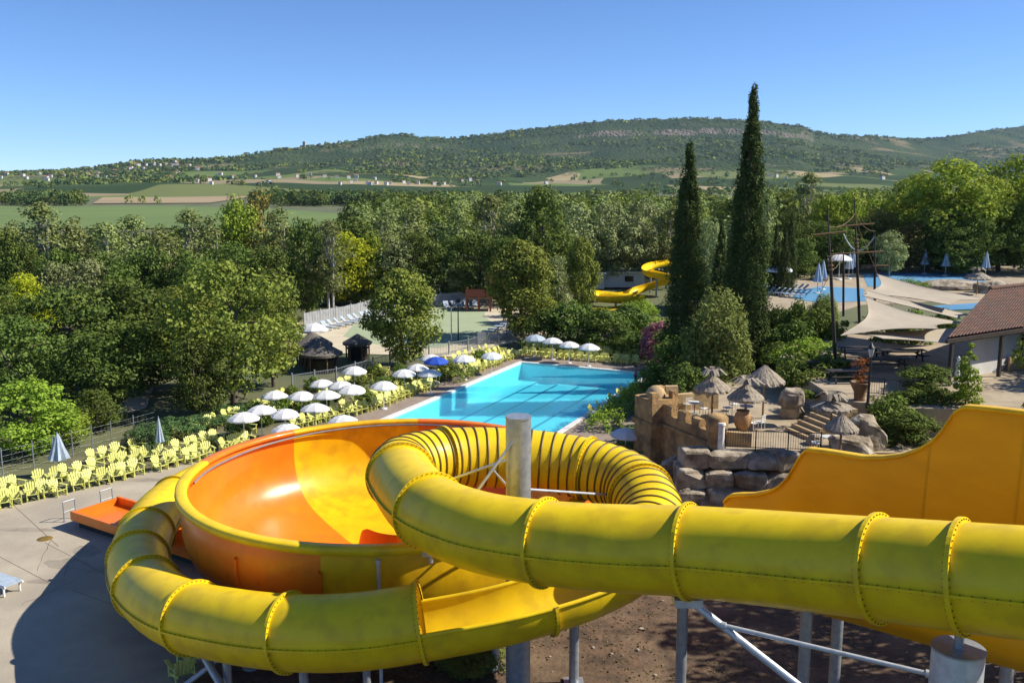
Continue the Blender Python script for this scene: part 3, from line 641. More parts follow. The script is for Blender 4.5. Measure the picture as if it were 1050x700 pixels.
def strut(p0, p1, r=.06, name='brace', m='steel', par=tube):
    mb = MB(); mb.cyl(p0, p1, r, n=10); d = (Vector(p1) - Vector(p0)).normalized()
    for p in (p0, p1): mb.cyl(Vector(p) - d * .02, Vector(p) + d * .1, r * 1.6, n=10)
    return mb.build(name, M[m], par)
iF = near(462, 470, stops[6]); iG = near(500, 470, stops[7]); iR = near(600, 480, stops[7]); iT = near(557, 556, stops[4])
def on(i, a): p, t, s_, u = FR[i]; return p + (s_ * math.cos(a) + u * math.sin(a)) * TUBE_R
pt = lambda z: POLE + Vector((0, -.3, z))
def inner_side(i): 
    p, t, s_, u = FR[i]; d = (POLE - p); d.z = 0; d.normalize(); return p + d * TUBE_R - u * .2
strut(pt(9.3), inner_side(near(440, 520, stops[5])) , .045, m='steel_light'); strut(pt(8.6), inner_side(near(413, 487, stops[6])), .045, m='steel_light')
strut(POLE + Vector((.3, 0, 7.4)), inner_side(near(640, 495, stops[9])), .045, m='steel_light'); strut(POLE + Vector((0, .3, 7.0)), inner_side(iG), .045, m='steel_light')
# bracket below the loop
ib = near(440, 527, stops[5]); pb = FR[ib][0] - Vector((0, 0, TUBE_R)); mb = MB(); mb.box(pb - Vector((0, 0, .16)), (.5, .4, .22)); mb.cyl(pb - Vector((0, 0, .2)), pb - Vector((0, 0, .55)), .07, n=8); mb.build('bracket', M['steel'], tube)
def column(x, y, z, r=.14, par=tube):
    mb = MB(); mb.cyl((x, y, 0), (x, y, z), r, n=16); mb.cyl((x, y, 0), (x, y, .05), r * 2, n=16); mb.box((x, y, .07), (r * 4, r * 4, .04)); mb.cyl((x, y, z - .02), (x, y, z + .08), r * 1.25, n=16)
    return mb.build('support_column', M['steel'], par)
for u, v in ((312, 648), (228, 640), (146, 560)):
    p = FR[near(u, v, i_open)][0]; column(p.x, p.y, p.z - TUBE_R - .05, .14)
pf = FR[near(590, 600, i_open)][0]; column(pf.x + .15, pf.y + 2.9, 3.9, .17)
p = FR[near(215, 636, i_open)][0]; strut(p + Vector((-.3, 0, -TUBE_R)), (p.x + 2.3, p.y - 2.6, 0), .13); strut(p + Vector((.4, 0, -TUBE_R)), (p.x - 2.4, p.y - 1.0, 0.1), .09)
# thin drain pipe in front of the bowl
pq = U(388, 578, 4.9); mb = MB(); mb.cyl((pq.x, pq.y, 0), (pq.x, pq.y, 4.9), .06, n=10); mb.cyl((pq.x, pq.y, 4.9), (pq.x, pq.y, 5.05), .09, n=10); mb.build('drain_pipe', M['steel_light'], tube)
# tower column and braces on the right
ic = near(985, 590); p = FR[ic][0]; cx, cyy = p.x - .05, p.y - .15
mb = MB(); mb.cyl((cx, cyy, 0), (cx, cyy, p.z - TUBE_R - .42), .52, n=36); big = mb.build('support_column', M['steel_light'], tube)
mb = MB(); mb.cyl((cx, cyy, p.z - TUBE_R - .42), (cx, cyy, p.z - TUBE_R - .38), .54, n=36); mb.cyl((cx, cyy, p.z - TUBE_R - .4), (cx, cyy, p.z - TUBE_R + .05), .1, n=12); mb.build('end_cap', M['steel'], big)
i7 = near(710, 565); p7 = FR[i7][0] - Vector((0, 0, TUBE_R + .12))
mb = MB(); mb.box(p7 - Vector((0, 0, .06)), (.7, .5, .2)); mb.build('bracket', M['steel_light'], tube)
strut(p7 + Vector((.1, 0, -.1)), U(835, 715, 4.6), .10, m='steel_light')
s0 = p7 + (U(835, 715, 4.6) - p7) * .28; strut(s0, U(950, 690, 5.9), .06, m='steel_light')

# ------------------------------------------------------------------ bowl slide
BC = Vector((-4.95, 36.6, 0)); RZ = 5.35
bowl = empty('bowl_slide', BC, 'giant orange and yellow funnel bowl water slide', 'water slide')
prof_o = [(9.02, RZ), (8.98, RZ - .12), (8.80, RZ - .2), (8.86, 4.6), (8.86, 3.9), (8.70, 3.2), (8.30, 2.55), (7.6, 2.05), (6.4, 1.65), (4.6, 1.3), (2.6, 1.02), (1.7, .92)]
prof_i = [(8.80, RZ - .02), (8.72, RZ - .2), (8.76, 4.6), (8.76, 3.95), (8.60, 3.28), (8.18, 2.65), (7.5, 2.16), (6.35, 1.78), (4.5, 1.42), (2.55, 1.14), (1.7, 1.02)]
KB = .926
prof_o = [(r * KB, z) for r, z in prof_o]; prof_i = [(r * KB, z) for r, z in prof_i]
def arc(mb, prof, a0, a1, mi=0, flip=False):
    n = max(2, int((a1 - a0) / 3)); prof = prof[::-1] if flip else prof
    mb.lathe(prof, BC, n, mi, math.radians(a0), math.radians(a1))
def fine(prof, k=4):
    P = catmull([Vector((r, 0, z)) for r, z in prof], k); return [(p.x, p.z) for p in P]
for a0, a1, m_ in ((88, 132, 'yellow2'), (132, 190, 'orange'), (190, 238, 'orange'), (238, 261, 'orange'), (261, 320, 'yellow2'), (320, 370, 'orange'), (370, 410, 'yellow2'), (410, 448, 'orange')):
    mb = MB(); arc(mb, fine(prof_o[2:]), a0, a1); arc(mb, fine(prof_i), a0, a1, 0, True)
    pn = mb.build('bowl_panel', M[m_], bowl); pn['label'] = 'orange bowl panel' if m_ == 'orange' else 'yellow bowl panel'
    mb = MB(); q = math.radians(a1); d = Vector((math.cos(q), math.sin(q), 0)); tn = Vector((-d.y, d.x, 0))   # seam rib outside
    rr = [[BC + d * (r + e_) + Vector((0, 0, z - (e_ - .0) * (0 if r > 8.5 else .8))) + tn * s_ for s_, e_ in ((-.05, -.01), (-.05, .10), (.05, .10), (.05, -.01))] for r, z in fine(prof_o[3:], 3)]
    mb.loft(rr, 0, True, False); mb.build('seam_rib', M[m_], pn)
for a0, a1, m_ in ((88, 132, 'yellow2'), (132, 172, 'orange'), (172, 290, 'yellow'), (290, 372, 'yellow2'), (372, 448, 'orange')):
    mb = MB(); arc(mb, [(8.131, RZ - .28), (8.333, RZ - .2), (8.400, RZ - .05), (8.381, RZ + .06), (8.323, RZ + .1), (7.997, RZ + .1), (7.939, RZ + .04), (7.939, RZ - .06), (8.064, RZ - .14)], a0, a1); o = mb.build('rim', M[m_], bowl); o['label'] = ('orange' if m_ == 'orange' else 'yellow') + ' rolled rim segment'
mb = MB(); mb.pipe([BC + Vector((7.92 * math.cos(math.radians(a)), 7.92 * math.sin(math.radians(a)), RZ - .12 - .16 * smooth((a - 100) / 70))) for a in range(20, 186, 3)], .05, 6); mb.build('water_hose', M['hose'], bowl)
# outlet: orange drop funnel in the middle and the deflector above it
mb = MB(); mb.lathe([(1.75, 1.03), (1.62, .8), (1.5, .2)], BC, 24); mb.build('drain_hole', M['orange'], bowl)
mb = MB(); cc = BC + Vector((.5, .5, 0))
rr = [[cc + Vector((math.cos(math.radians(a)) * (2.3 - .25 * k), math.sin(math.radians(a)) * (2.3 - .25 * k), 1.1 + 1.35 * k * smooth((a - 150) / 70))) for a in range(150, 320, 8)] for k in (0, .5, 1.0, 1.5)]
mb.loft(rr, 0, False); mb.loft([[p * 1.0 + Vector((0.08, .08, 0)) for p in r] for r in rr[::-1]], 0, False); mb.build('deflector', M['orange'], bowl)
for k in range(10):
    a = math.radians(18 + 36 * k); d = Vector((math.cos(a), math.sin(a), 0)); p = BC + d * 7.4; mb = MB(); mb.cyl((p.x, p.y, 0), (p.x, p.y, 2.0), .14, n=12); mb.cyl((p.x, p.y, 0), (p.x, p.y, .05), .3, n=12); mb.build('leg', M['steel'], bowl)
mb = MB(); mb.lathe([(2.0, .0), (2.0, .95), (1.9, .95)], BC, 20); mb.build('drain_housing', M['steel'], bowl)

# landing trough
ta = U(99, 521, .6); ta.z = 0; tb = Vector((-8.8, 37.3, 0)); d = (tb - ta).normalized(); n = Vector((-d.y, d.x, 0)); L_ = (tb - ta).length
lt = empty('landing_trough', ta, 'long orange landing trough on the concrete below the bowl', 'slide trough')
R3 = Matrix((d, n, Vector((0, 0, 1)))).transposed()
mb = MB(); mb.box(ta + d * L_ / 2 + Vector((0, 0, .42)), (L_, 2.5, .06), M=R3); mb.build('floor', M['orange'], lt)
for sg in (1, -1):
    mb = MB(); mb.box(ta + d * L_ / 2 + n * sg * 1.3 + Vector((0, 0, .62)), (L_ + .2, .14, .46), M=R3); mb.build('side_wall', M['orange'], lt)
mb = MB(); mb.box(ta - d * .05 + Vector((0, 0, .6)), (.12, 2.44, .40), M=R3); mb.build('end_wall', M['orange'], lt)
mb = MB(); mb.box(ta + d * L_ / 2 + Vector((0, 0, .19)), (L_ - .3, 2.2, .38), M=R3); mb.build('base', M['black'], lt)  # black block standing in for the shadow below the raised trough
mb = MB(); mb.box(ta + d * .5 + n * 1.65 + Vector((0, 0, .45)), (1.0, .5, .06), M=R3); 
for k in range(3): mb.box(ta - d * (.35 + .3 * k) + Vector((0, 0, .36 - .11 * k)), (.32, 1.2, .06), M=R3)
mb.build('step', M['steel'], lt)
for px in ((66, 514), (104, 502)):
    b0 = U(px[0], px[1] + 21, .0); hr = empty('hand_rail', b0, 'thin grey hand rail at the near end of the orange trough' if px[0] == 66 else 'thin grey hand rail beside the upper corner of the orange trough', 'hand rail', 'hand rails at the orange trough')
    dd = (U(px[0] + 12, px[1] + 17, 0) - b0); mb = MB(); e1 = b0 + dd; z1 = Vector((0, 0, 1.05))
    mb.pipe([b0, b0 + z1, e1 + z1, e1], .03, 8); mb.pipe([b0 + z1 * .5, e1 + z1 * .5], .022, 8); mb.build('rail_frame', M['steel'], hr)
    mb = MB(); mb.box(b0 + Vector((0, 0, .02)), (.16, .16, .03)); mb.build('foot_plate', M['steel'], hr); mb = MB(); mb.box(e1 + Vector((0, 0, .02)), (.16, .16, .03)); mb.build('foot_plate', M['steel'], hr)

# ------------------------------------------------------------------ amber raft slide (far wall stepped in height)
P1, P2 = Vector((6.75, 29.95, 0)), Vector((17.5, 19.2, 0)); dl = (P2 - P1).normalized(); nl = Vector((-dl.y, dl.x, 0))
if nl.y < 0: nl = -nl
LT = (P2 - P1).length
raft = empty('raft_slide', P1, 'wide amber raft slide with a high stepped outer wall', 'water slide')
def along(u):                                        # distance along the far wall seen at photo column u
    best = min(range(2000), key=lambda k: abs(proj(P1 + dl * (LT * k / 2000) + Vector((0, 0, 8)))[0] - u)); return LT * best / 2000
def topz(u, v):
    s_ = along(u); p = P1 + dl * s_
    dr = ray(u, v); t = p.y / dr.y; return s_, H + dr.z * t
prof = [topz(*k) for k in ((741, 517), (746, 511), (756, 510), (770, 510), (785, 507), (797, 501), (805, 492), (811, 481), (816, 471), (822, 463.5), (840, 465.5), (862, 469), (880, 472), (900, 472), (918, 470), (934, 464), (948, 455), (957, 444), (963, 433), (969, 424), (977, 420), (1000, 422), (1030, 425.5), (1050, 428))]
prof.append((LT, prof[-1][1] + .5))
def ptop(s_): return interp(prof, s_)
def floorz(s_): return 5.55 + .06 * s_
secs = [prof[0][0] + (LT - prof[0][0]) * k / 150 for k in range(151)]
def wall_rings(off):
    rings = []
    for s_ in secs:
        b = P1 + dl * s_; fz = floorz(s_); tz = ptop(s_); r = min(1.1, max(.25, (tz - fz) * .5)); ring_ = []
        ring_.append(b - nl * (r + .0) + Vector((0, 0, fz - off)))
        for k in range(1, 7):
            a = math.pi / 2 * k / 6; ring_.append(b - nl * (r - (r + off) * math.sin(a)) + Vector((0, 0, fz + r - (r + off) * math.cos(a))))
        ring_.append(b + nl * (off + .1) + Vector((0, 0, (fz + r) * .5 + tz * .5))); ring_.append(b + nl * (off + .22) + Vector((0, 0, tz)))
        rings.append(ring_)
    return rings
mb = MB(); ri = wall_rings(0); ro = wall_rings(.09); mb.loft([r[::-1] for r in ri], 0, False); mb.loft(ro, 0, False)
mb.loft([[a[-1], b[-1]] for a, b in zip(ri, ro)], 0, False, False); mb.add(ri[0] + ro[0], [(k, k + 1, len(ri[0]) + k + 1, len(ri[0]) + k) for k in range(len(ri[0]) - 1)])
wl = mb.build('outer_wall', M['amber'], raft)
mb = MB(); pts = [r[-1] + Vector((0, 0, .03)) + nl * .05 for r in ri]; mb.loft([[p + nl * .15 + Vector((0, 0, -.05)), p + nl * .15 + Vector((0, 0, .07)), p - nl * .14 + Vector((0, 0, .07)), p - nl * .17 + Vector((0, 0, .0)), p - nl * .13 + Vector((0, 0, -.05))] for p in pts], 0, True, True, True)
mb.build('rim', M['yellow2'], wl)
for sx in (along(945), along(1040)):
    mb = MB(); k = min(range(151), key=lambda i: abs(secs[i] - sx)); rr = [[p + dl * e_ - nl * q for e_, q in ((-.03, 0), (-.03, .012), (.03, .012), (.03, 0))] for p in ri[k]]; mb.loft(rr, 0, True, False); mb.build('panel_seam', M['amber'], wl)
mb = MB(); WD = 4.0
fl = [[P1 + dl * s_ - nl * .9 + Vector((0, 0, floorz(s_))), P1 + dl * s_ - nl * (WD - .5) + Vector((0, 0, floorz(s_))), P1 + dl * s_ - nl * (WD - .5) + Vector((0, 0, floorz(s_) - .09)), P1 + dl * s_ - nl * .9 + Vector((0, 0, floorz(s_) - .09))] for s_ in secs[::5]]
mb.loft(fl, 0, True, False, True); mb.build('floor', M['amber'], raft)
mb = MB(); rr = []
for s_ in secs[::5]:
    b = P1 + dl * s_ - nl * WD; z = floorz(s_); rr.append([b + nl * .5 + Vector((0, 0, z - .05)), b + nl * .15 + Vector((0, 0, z + .1)), b + Vector((0, 0, z + .5)), b + Vector((0, 0, z + .9)), b - nl * .12 + Vector((0, 0, z + .9)), b - nl * .1 + Vector((0, 0, z + .4)), b + nl * .1 + Vector((0, 0, z - .02)), b + nl * .5 + Vector((0, 0, z - .14))])
mb.loft(rr, 0, True, True, True); mb.build('inner_wall', M['amber'], raft)
mb = MB(); rr = [[P1 + dl * s_ - nl * 1.0 + Vector((0, 0, floorz(s_) - .1)), P1 + dl * s_ - nl * (WD - .4) + Vector((0, 0, floorz(s_) - .1)), P1 + dl * s_ - nl * (WD - .9) + Vector((0, 0, floorz(s_) - .55)), P1 + dl * s_ - nl * 1.5 + Vector((0, 0, floorz(s_) - .55))] for s_ in secs[::10]]
mb.loft(rr, 0, True, False, True); mb.build('underside_beam', M['amber'], raft)
for s_, q in ((1.2, 3.3), (5.2, 3.2), (5.0, .8), (9.6, 3.2), (9.6, .6), (13.5, 3.0)):
    p = P1 + dl * s_ - nl * q; mb = MB(); mb.cyl((p.x, p.y, 0), (p.x, p.y, floorz(s_) - .3), .17, n=14); mb.cyl((p.x, p.y, 0), (p.x, p.y, .05), .35, n=14); mb.build('support_column', M['steel'], raft)

# ------------------------------------------------------------------ garden chairs
CG = 'lime yellow garden chairs round the pool'
def make_chair():
    r = empty('garden_chair', (0, 0, -500)); r['category'] = 'garden chair'
    # chair faces +X
    mb = MB(); 
    for k in range(7): mb.box((.30 - .085 * k, 0, .36 - .026 * k), (.075, .52, .025))
    mb.build('seat', M['lime'], r, raw=True)
    mb = MB(); Rb = Matrix.Rotation(math.radians(-24), 3, 'Y')
    for k in range(5):
        y = (k - 2) * .118; h = .80 - .028 * (k - 2) ** 2
        b = Vector((-.25, y * .85, .20)); tpt = Vector((-.25 - math.sin(math.radians(26)) * h, y * 1.18, .20 + math.cos(math.radians(26)) * h))
        d_ = (tpt - b); nrm = Vector((math.cos(math.radians(26)), 0, math.sin(math.radians(26)))) * .012; wv = Vector((0, .042, 0)); wt = Vector((0, .050, 0))
        a_ = [b - wv, b + wv, tpt + wt - d_ * .06, tpt - d_ * 0.0 + Vector((0, .02, 0)), tpt - d_ * 0.0 - Vector((0, .02, 0)), tpt - wt - d_ * .06]
        vs_ = [q + nrm for q in a_] + [q - nrm for q in a_]
        mb.add(vs_, [tuple(range(6)), tuple(range(11, 5, -1))] + [(i, i + 6, (i + 1) % 6 + 6, (i + 1) % 6) for i in range(6)])
    mb.box((-.36, 0, .47), (.03, .56, .07), M=Rb); mb.build('backrest', M['lime'], r, raw=True)
    for sg in (1, -1):
        mb = MB(); mb.box((-.03, sg * .345, .57), (.72, .13, .03)); mb.build('armrest', M['lime'], r, raw=True)
        mb = MB(); mb.box((.28, sg * .30, .28), (.09, .035, .56)); mb.build('leg', M['lime'], r, raw=True)
        mb = MB(); mb.box((-.12, sg * .262, .20), (.95, .03, .10), M=Matrix.Rotation(math.radians(17), 3, 'Y')); mb.box((-.42, sg * .30, .30), (.07, .03, .56), M=Matrix.Rotation(math.radians(10), 3, 'Y')); mb.build('leg', M['lime'], r, raw=True)
    return r
chair = make_chair(); chair_used = [False]
chair_far = None
def far_chair():                                     # same chair as one mesh, for the ones only a few pixels tall
    mb = MB()
    for ch in chair.children:
        me = ch.data; mb.add([v.co for v in me.vertices], [tuple(p.vertices) for p in me.polygons])
    o = mb.build('garden_chair', M['lime']); o.location = (0, 0, -500); o['category'] = 'garden chair'; return o
chair_small = far_chair(); small_used = [False]
def chair_row(pix, n, what, face=None, jit=.2, ja=.34, small=False, skip=(), z=0.0, extra=0.0):
    pts = [U(u, v, z) for u, v in pix]; L = [0]
    for a, b in zip(pts[:-1], pts[1:]): L.append(L[-1] + (b - a).length)
    k_ = 0
    for i in range(n):
        if i in skip: continue
        s_ = L[-1] * (i + .5) / n; j = 0
        while j < len(L) - 2 and L[j + 1] < s_: j += 1
        f = (s_ - L[j]) / (L[j + 1] - L[j]); p = pts[j].lerp(pts[j + 1], f); dd = (pts[j + 1] - pts[j])
        a = (math.atan2(dd.y, dd.x) - math.pi / 2) if face is None else face
        k_ += 1
        lab = f'{nth(k_)} lime chair from the left in the {what}'
        place(chair_small if small else chair, small_used if small else chair_used, (p.x + random.uniform(-jit, jit), p.y + random.uniform(-jit, jit), .02 + z), a + random.uniform(-ja, ja) + extra, 0.98 * random.uniform(.96, 1.04), lab, CG)
chair_row([(-14, 525), (24, 515), (183, 477), (262, 455)], 25, 'front row on concrete beside the bowl', skip=(6, 13, 20))
chair_row([(-16, 513), (14, 505), (190, 464), (262, 443)], 25, 'middle row on concrete beside the bowl', skip=(3, 9, 15, 21))
chair_row([(88, 478), (150, 462), (200, 444), (250, 428)], 14, 'back row before the blue-green hedge', skip=(4, 8))
chair_row([(232, 434), (262, 425), (300, 408)], 9, 'row under parasols behind the bowl', skip=(2, 6))
chair_row([(265, 437), (300, 424), (345, 408)], 10, 'second parasol row behind the bowl', skip=(3, 7))
chair_row([(300, 440), (380, 421.5), (449, 396.5)], 22, 'long row nearest the left pool edge')
chair_row([(344, 424), (400, 407), (436, 393)], 15, 'second row from the left pool edge', skip=(2, 8))
chair_row([(350, 399), (375, 391), (400, 382.5)], 8, 'short row between parasols near the hut', small=True)
chair_row([(477, 387), (505, 376), (531, 365.5)], 13, 'front row by the far left pool corner', small=True)
chair_row([(455, 390), (484, 377), (520, 362)], 13, 'second row by the far left pool corner', small=True, skip=(4,))
chair_row([(452, 378), (478, 369), (505, 360)], 8, 'back row by the far left pool corner', small=True)
chair_row([(532, 364.5), (600, 370), (652, 374.5)], 19, 'front row beyond the far pool end', small=True)
chair_row([(536, 357.5), (600, 362.5), (655, 368)], 18, 'back row beyond the far pool end', small=True)
chair_row([(652, 400), (632, 414), (610, 430)], 7, 'row on deck right of the pool', small=True, extra=math.pi)
place(chair, chair_used, U(186, 694, 0.02), 2.2, 1.1, 'lime chair in shade under the yellow tube, nearer one', CG)
place(chair, chair_used, U(196, 680, 0.02), 2.5, 1.1, 'lime chair in shade under the yellow tube, farther one', CG)

# ------------------------------------------------------------------ parasols
def make_parasol(m):
    r = empty('parasol', (0, 0, -500)); r['category'] = 'parasol'
    mb = MB(); mb.cyl((0, 0, 0), (0, 0, 2.32), .03, n=8, mi=0); mb.build('pole', M['white'], r, raw=True)
    mb = MB(); mb.lathe([(.001, .11), (.2, .11), (.28, .07), (.3, 0)], n=14); mb.build('base', M['foam_white'], r, raw=True)
    mb = MB(); n = 8; rings = []
    for q, zz in ((.015, 2.36), (.3, 2.31), (.6, 2.19), (.85, 2.03), (1.0, 1.90)):
        rings.append([Vector((1.12 * q * (1 if i % 2 == 0 else .955) * math.cos(math.pi * i / n), 1.12 * q * (1 if i % 2 == 0 else .955) * math.sin(math.pi * i / n), zz - (0 if i % 2 == 0 else .035 * q))) for i in range(2 * n)])
    rings.append([p + Vector((0, 0, -.10)) for p in rings[-1]]); mb.loft(rings, 0, True, False); mb.build('canopy', m, r, raw=True)
    mb = MB()
    for i in range(n): a = 2 * math.pi * i / n; mb.cyl((0, 0, 2.28), (1.08 * math.cos(a), 1.08 * math.sin(a), 1.86), .012, n=4)
    mb.lathe([(.03, 2.34), (.045, 2.38), (.001, 2.44)], n=8); mb.build('rib_frame', M['steel'], r, raw=True)
    return r
PG = 'open parasols round the pool'
wp = make_parasol(M['white_cloth']); wu = [False]
PAR = [((249.5, 424), 'open white parasol at the left end of the parasol cluster, beside the big plane tree'), ((267.6, 416.5), 'open white parasol just behind the leftmost one of the cluster'), ((292, 417.5), 'open white parasol third from left, front side of the cluster'),
 ((282, 400), 'open white parasol left end of the back line near the plane tree'), ((308.6, 400.5), 'open white parasol second in the back line near the plane tree'), ((335, 400.5), 'open white parasol in the middle of the cluster, right of centre'), ((330, 388.5), 'open white parasol in front of the thatched hut'),
 ((349.5, 391.5), 'open white parasol overlapped by another, nearer the hut'), ((360, 395.3), 'open white parasol overlapping the one behind it'), ((323, 413.4), 'open white parasol standing alone amid shrubs at the cluster centre'), ((293, 434), 'open white parasol half hidden behind the orange bowl rim'),
 ((351.4, 425.6), 'open white parasol peeking over the yellow bowl rim'), ((363, 376), 'open white parasol farthest back, beside the dark fence'), ((393, 391.3), 'open white parasol above the lime chairs left of the pool'), ((414, 378), 'open white parasol in front of the dark round plane tree'),
 ((428, 372), 'open white parasol left of the blue one, behind'), ((441, 378), 'open white parasol just below the blue one'), ((441.7, 363.6), 'open white parasol just behind the blue one'), ((475.8, 364.8), 'open white parasol right of the blue one'),
 ((503.8, 359.7), 'open white parasol near the far left pool corner'), ((567, 346.6), 'open white parasol second from left beyond the far pool end'), ((583.7, 349.8), 'open white parasol third from left beyond the far pool end'),
 ((603.8, 352.6), 'open white parasol rightmost beyond the far pool end'), ((641, 437.5), 'open white parasol left of the castle tower'), ((632, 464), 'open white parasol behind the ribbed yellow tube')]
for (u, v), lab in PAR: place(wp, wu, U(u, v, 2.15) - Vector((0, 0, 2.15 - .02)), random.uniform(0, 1), random.uniform(.86, .95), lab, PG).rotation_euler.x = random.uniform(-.07, .07)
bp_ = make_parasol(M['blue_cloth']); place(bp_, [False], U(447, 367.5, 2.15) - Vector((0, 0, 2.13)), .3, .97, 'only blue open parasol, among white ones left of the pool', PG)
gp_ = make_parasol(M['palegrey_cloth']); place(gp_, [False], U(548.6, 344.6, 2.15) - Vector((0, 0, 2.13)), .3, .97, 'pale blue open parasol at the left beyond the far pool end', PG)
def make_closed(m=None):
    r = empty('closed_parasol', (0, 0, -500)); r['category'] = 'closed parasol'
    mb = MB(); mb.cyl((0, 0, 0), (0, 0, 2.5), .03, n=8); mb.build('pole', M['steel'], r, raw=True)
    mb = MB(); mb.lathe([(.001, .11), (.2, .11), (.28, .07), (.3, 0)], n=12); mb.build('base', M['foam_white'], r, raw=True)
    mb = MB(); rings = []
    for z, rr in ((2.45, .02), (2.2, .10), (1.7, .19), (1.15, .30), (.95, .34)):
        rings.append([Vector((rr * (1 + .22 * (i % 2 * 2 - 1) * (2.5 - z) / 1.5) * math.cos(math.pi * i / 8), rr * (1 + .22 * (i % 2 * 2 - 1) * (2.5 - z) / 1.5) * math.sin(math.pi * i / 8), z)) for i in range(16)])
    mb.loft(rings[::-1], 0, True, False); mb.build('canopy', m or M['white_cloth'], r, raw=True); return r
cp_ = make_closed(M['palegrey_cloth']); cu = [False]
place(cp_, cu, U(62, 487, .02), 0, 1.05, 'wide closed pale parasol behind the chairs, nearest the left picture edge', 'closed parasols'); cp_.scale = (1.5, 1.5, 1.05)
o = place(cp_, cu, U(165, 469, .02), 0, 1.05, 'slim closed pale parasol amid lime chairs left of the bowl', 'closed parasols'); o.scale = (.7, .7, 1.08)
# ------------------------------------------------------------------ castle terrace, rocks, steps
TZ, TZ2 = 2.8, 4.4
low = [(11.0, 48.9), (14.2, 48.4), (17.8, 48.0), (27, 47.5), (27, 56), (24, 66), (12.8, 66), (9.6, 58), (9.3, 55)]
mb = MB(); mb.prism(low, -.5, TZ); struct(mb, 'terrace_floor', M['terrace'])
up_ = [(19.3, 53.4), (22.5, 51.4), (30, 50.6), (48, 51), (48, 78), (26, 80), (19.2, 66)]
mb = MB(); mb.prism(up_, -.5, TZ2); struct(mb, 'terrace_floor', M['terrace'])

cas = empty('castle_ruin', (8.5, 54.6, 0), 'ochre mock castle ruin with battlements above the rock wall', 'castle wall')
def wall_seg(mb, a, b, z0, z1, th=.42, mi=0):
    a = Vector((a[0], a[1], 0)); b = Vector((b[0], b[1], 0)); d_ = (b - a); ln = d_.length; d_.normalize(); n_ = Vector((-d_.y, d_.x, 0))
    k = max(2, int(ln / .5)); rg = random.Random(int(a.x * 100 + z0 * 10)); rings = []
    for i in range(k + 1):
        p = a + d_ * ln * i / k; j = lambda: rg.uniform(-.03, .03)
        rings.append([p - n_ * (th / 2 + j()) + Vector((0, 0, z0)), p - n_ * (th / 2 + j()) + Vector((0, 0, (z0 + z1) / 2)), p - n_ * (th / 2 - .04 + j()) + Vector((0, 0, z1 - .06)), p + Vector((0, 0, z1 + j())), p + n_ * (th / 2 - .04 + j()) + Vector((0, 0, z1 - .06)), p + n_ * (th / 2 + j()) + Vector((0, 0, z0))])
    mb.loft(rings, mi, True, False, True)
TA, TB = Vector((8.75, 54.7, 0)), Vector((11.25, 49.35, 0))
dt = (TB - TA).normalized()
mb = MB()
tz_ = math.atan2(dt.y, dt.x); Q = .98
def qbox(h0, h1, hw, taper=0.0):
    R_ = Matrix.Rotation(tz_, 3, 'Z'); c = [(-1, -1), (-.55, -1.03), (.1, -1.0), (.6, -1.03), (1, -1), (1.03, 0), (1, 1), (0, 1.02), (-1, 1), (-1.02, .1)]
    return [[TA + R_ @ Vector((x * (hw - taper * k), y * (hw - taper * k), h0 + (h1 - h0) * k)) + Vector((random.uniform(-.02, .02), random.uniform(-.02, .02), 0)) for x, y in c] for k in (0, .33, .66, 1)]
mb.loft(qbox(-.3, 2.6, Q, .06), 0, True, False, True); mb.build('tower', M['castle'], cas)
mb = MB(); mb.loft(qbox(2.6, 2.95, Q + .08), 0, True, False, True); mb.build('string_course', M['castle'], cas)
mb = MB(); mb.loft(qbox(2.96, 4.3, Q - .04), 0, True, False, True); mb.build('tower_parapet', M['castle'], cas)
R_ = Matrix.Rotation(tz_, 3, 'Z')
for x, y in ((.72, -.72), (.72, .72), (-.72, .72)):
    mb = MB(); mb.box(TA + R_ @ Vector((x, y, 4.5)), (.42, .42, .5), rz=tz_); mb.build('merlon', M['castle'], cas)
mb = MB(); mb.lathe([(.62, 4.28), (.60, 4.5), (.45, 4.78), (.22, 4.93), (.001, 4.98)], TA + dt * -.1, 14); mb.build('dome', M['castle_light'], cas)
mb = MB(); wall_seg(mb, TA + dt * .8, TB, -.3, 2.75, .5); mb.build('outer_wall', M['castle'], cas)
mb = MB(); wall_seg(mb, TA + dt * .8, TB, 2.75, 2.98, .72); mb.build('string_course', M['castle'], cas)
mb = MB(); wall_seg(mb, TA + dt * .9, TB, 2.98, 3.55, .42); mb.build('parapet', M['castle'], cas)
for k, (a_, b_, hh) in enumerate(((1.0, 1.9, .62), (2.5, 3.3, .58), (3.9, 4.6, .5))):
    mb = MB(); wall_seg(mb, TA + dt * a_, TA + dt * b_, 3.52, 3.5 + hh, .44); mb.build('merlon', M['castle'], cas)
mb = MB(); pe = TB + Vector((0, 0, 0)); mb.lathe([(.5, 2.7), (.52, 3.4), (.62, 3.8), (.62, 4.35), (.5, 4.5), (.001, 4.52)], pe, 10); mb.build('end_turret', M['castle'], cas)
mb = MB(); wall_seg(mb, TA + dt * .2 + Vector((.5, .5, 0)), TA + Vector((.6, 2.4, 0)), 2.7, 4.3); mb.build('side_wall', M['castle_light'], cas)
mb = MB(); wall_seg(mb, TA + Vector((.6, 2.4, 0)), TA + Vector((4.4, 3.2, 0)), 2.7, 3.9); mb.build('back_wall', M['castle_light'], cas)
for a_, b_, hh in ((.3, 1.1, 1.0), (2.6, 3.5, .85)):
    mb = MB(); wall_seg(mb, TA + Vector((.6 + a_, 2.4 + a_ * .21, 0)), TA + Vector((.6 + b_, 2.4 + b_ * .21, 0)), 3.86, 3.86 + hh * .6, .43); mb.build('merlon', M['castle_light'], cas)
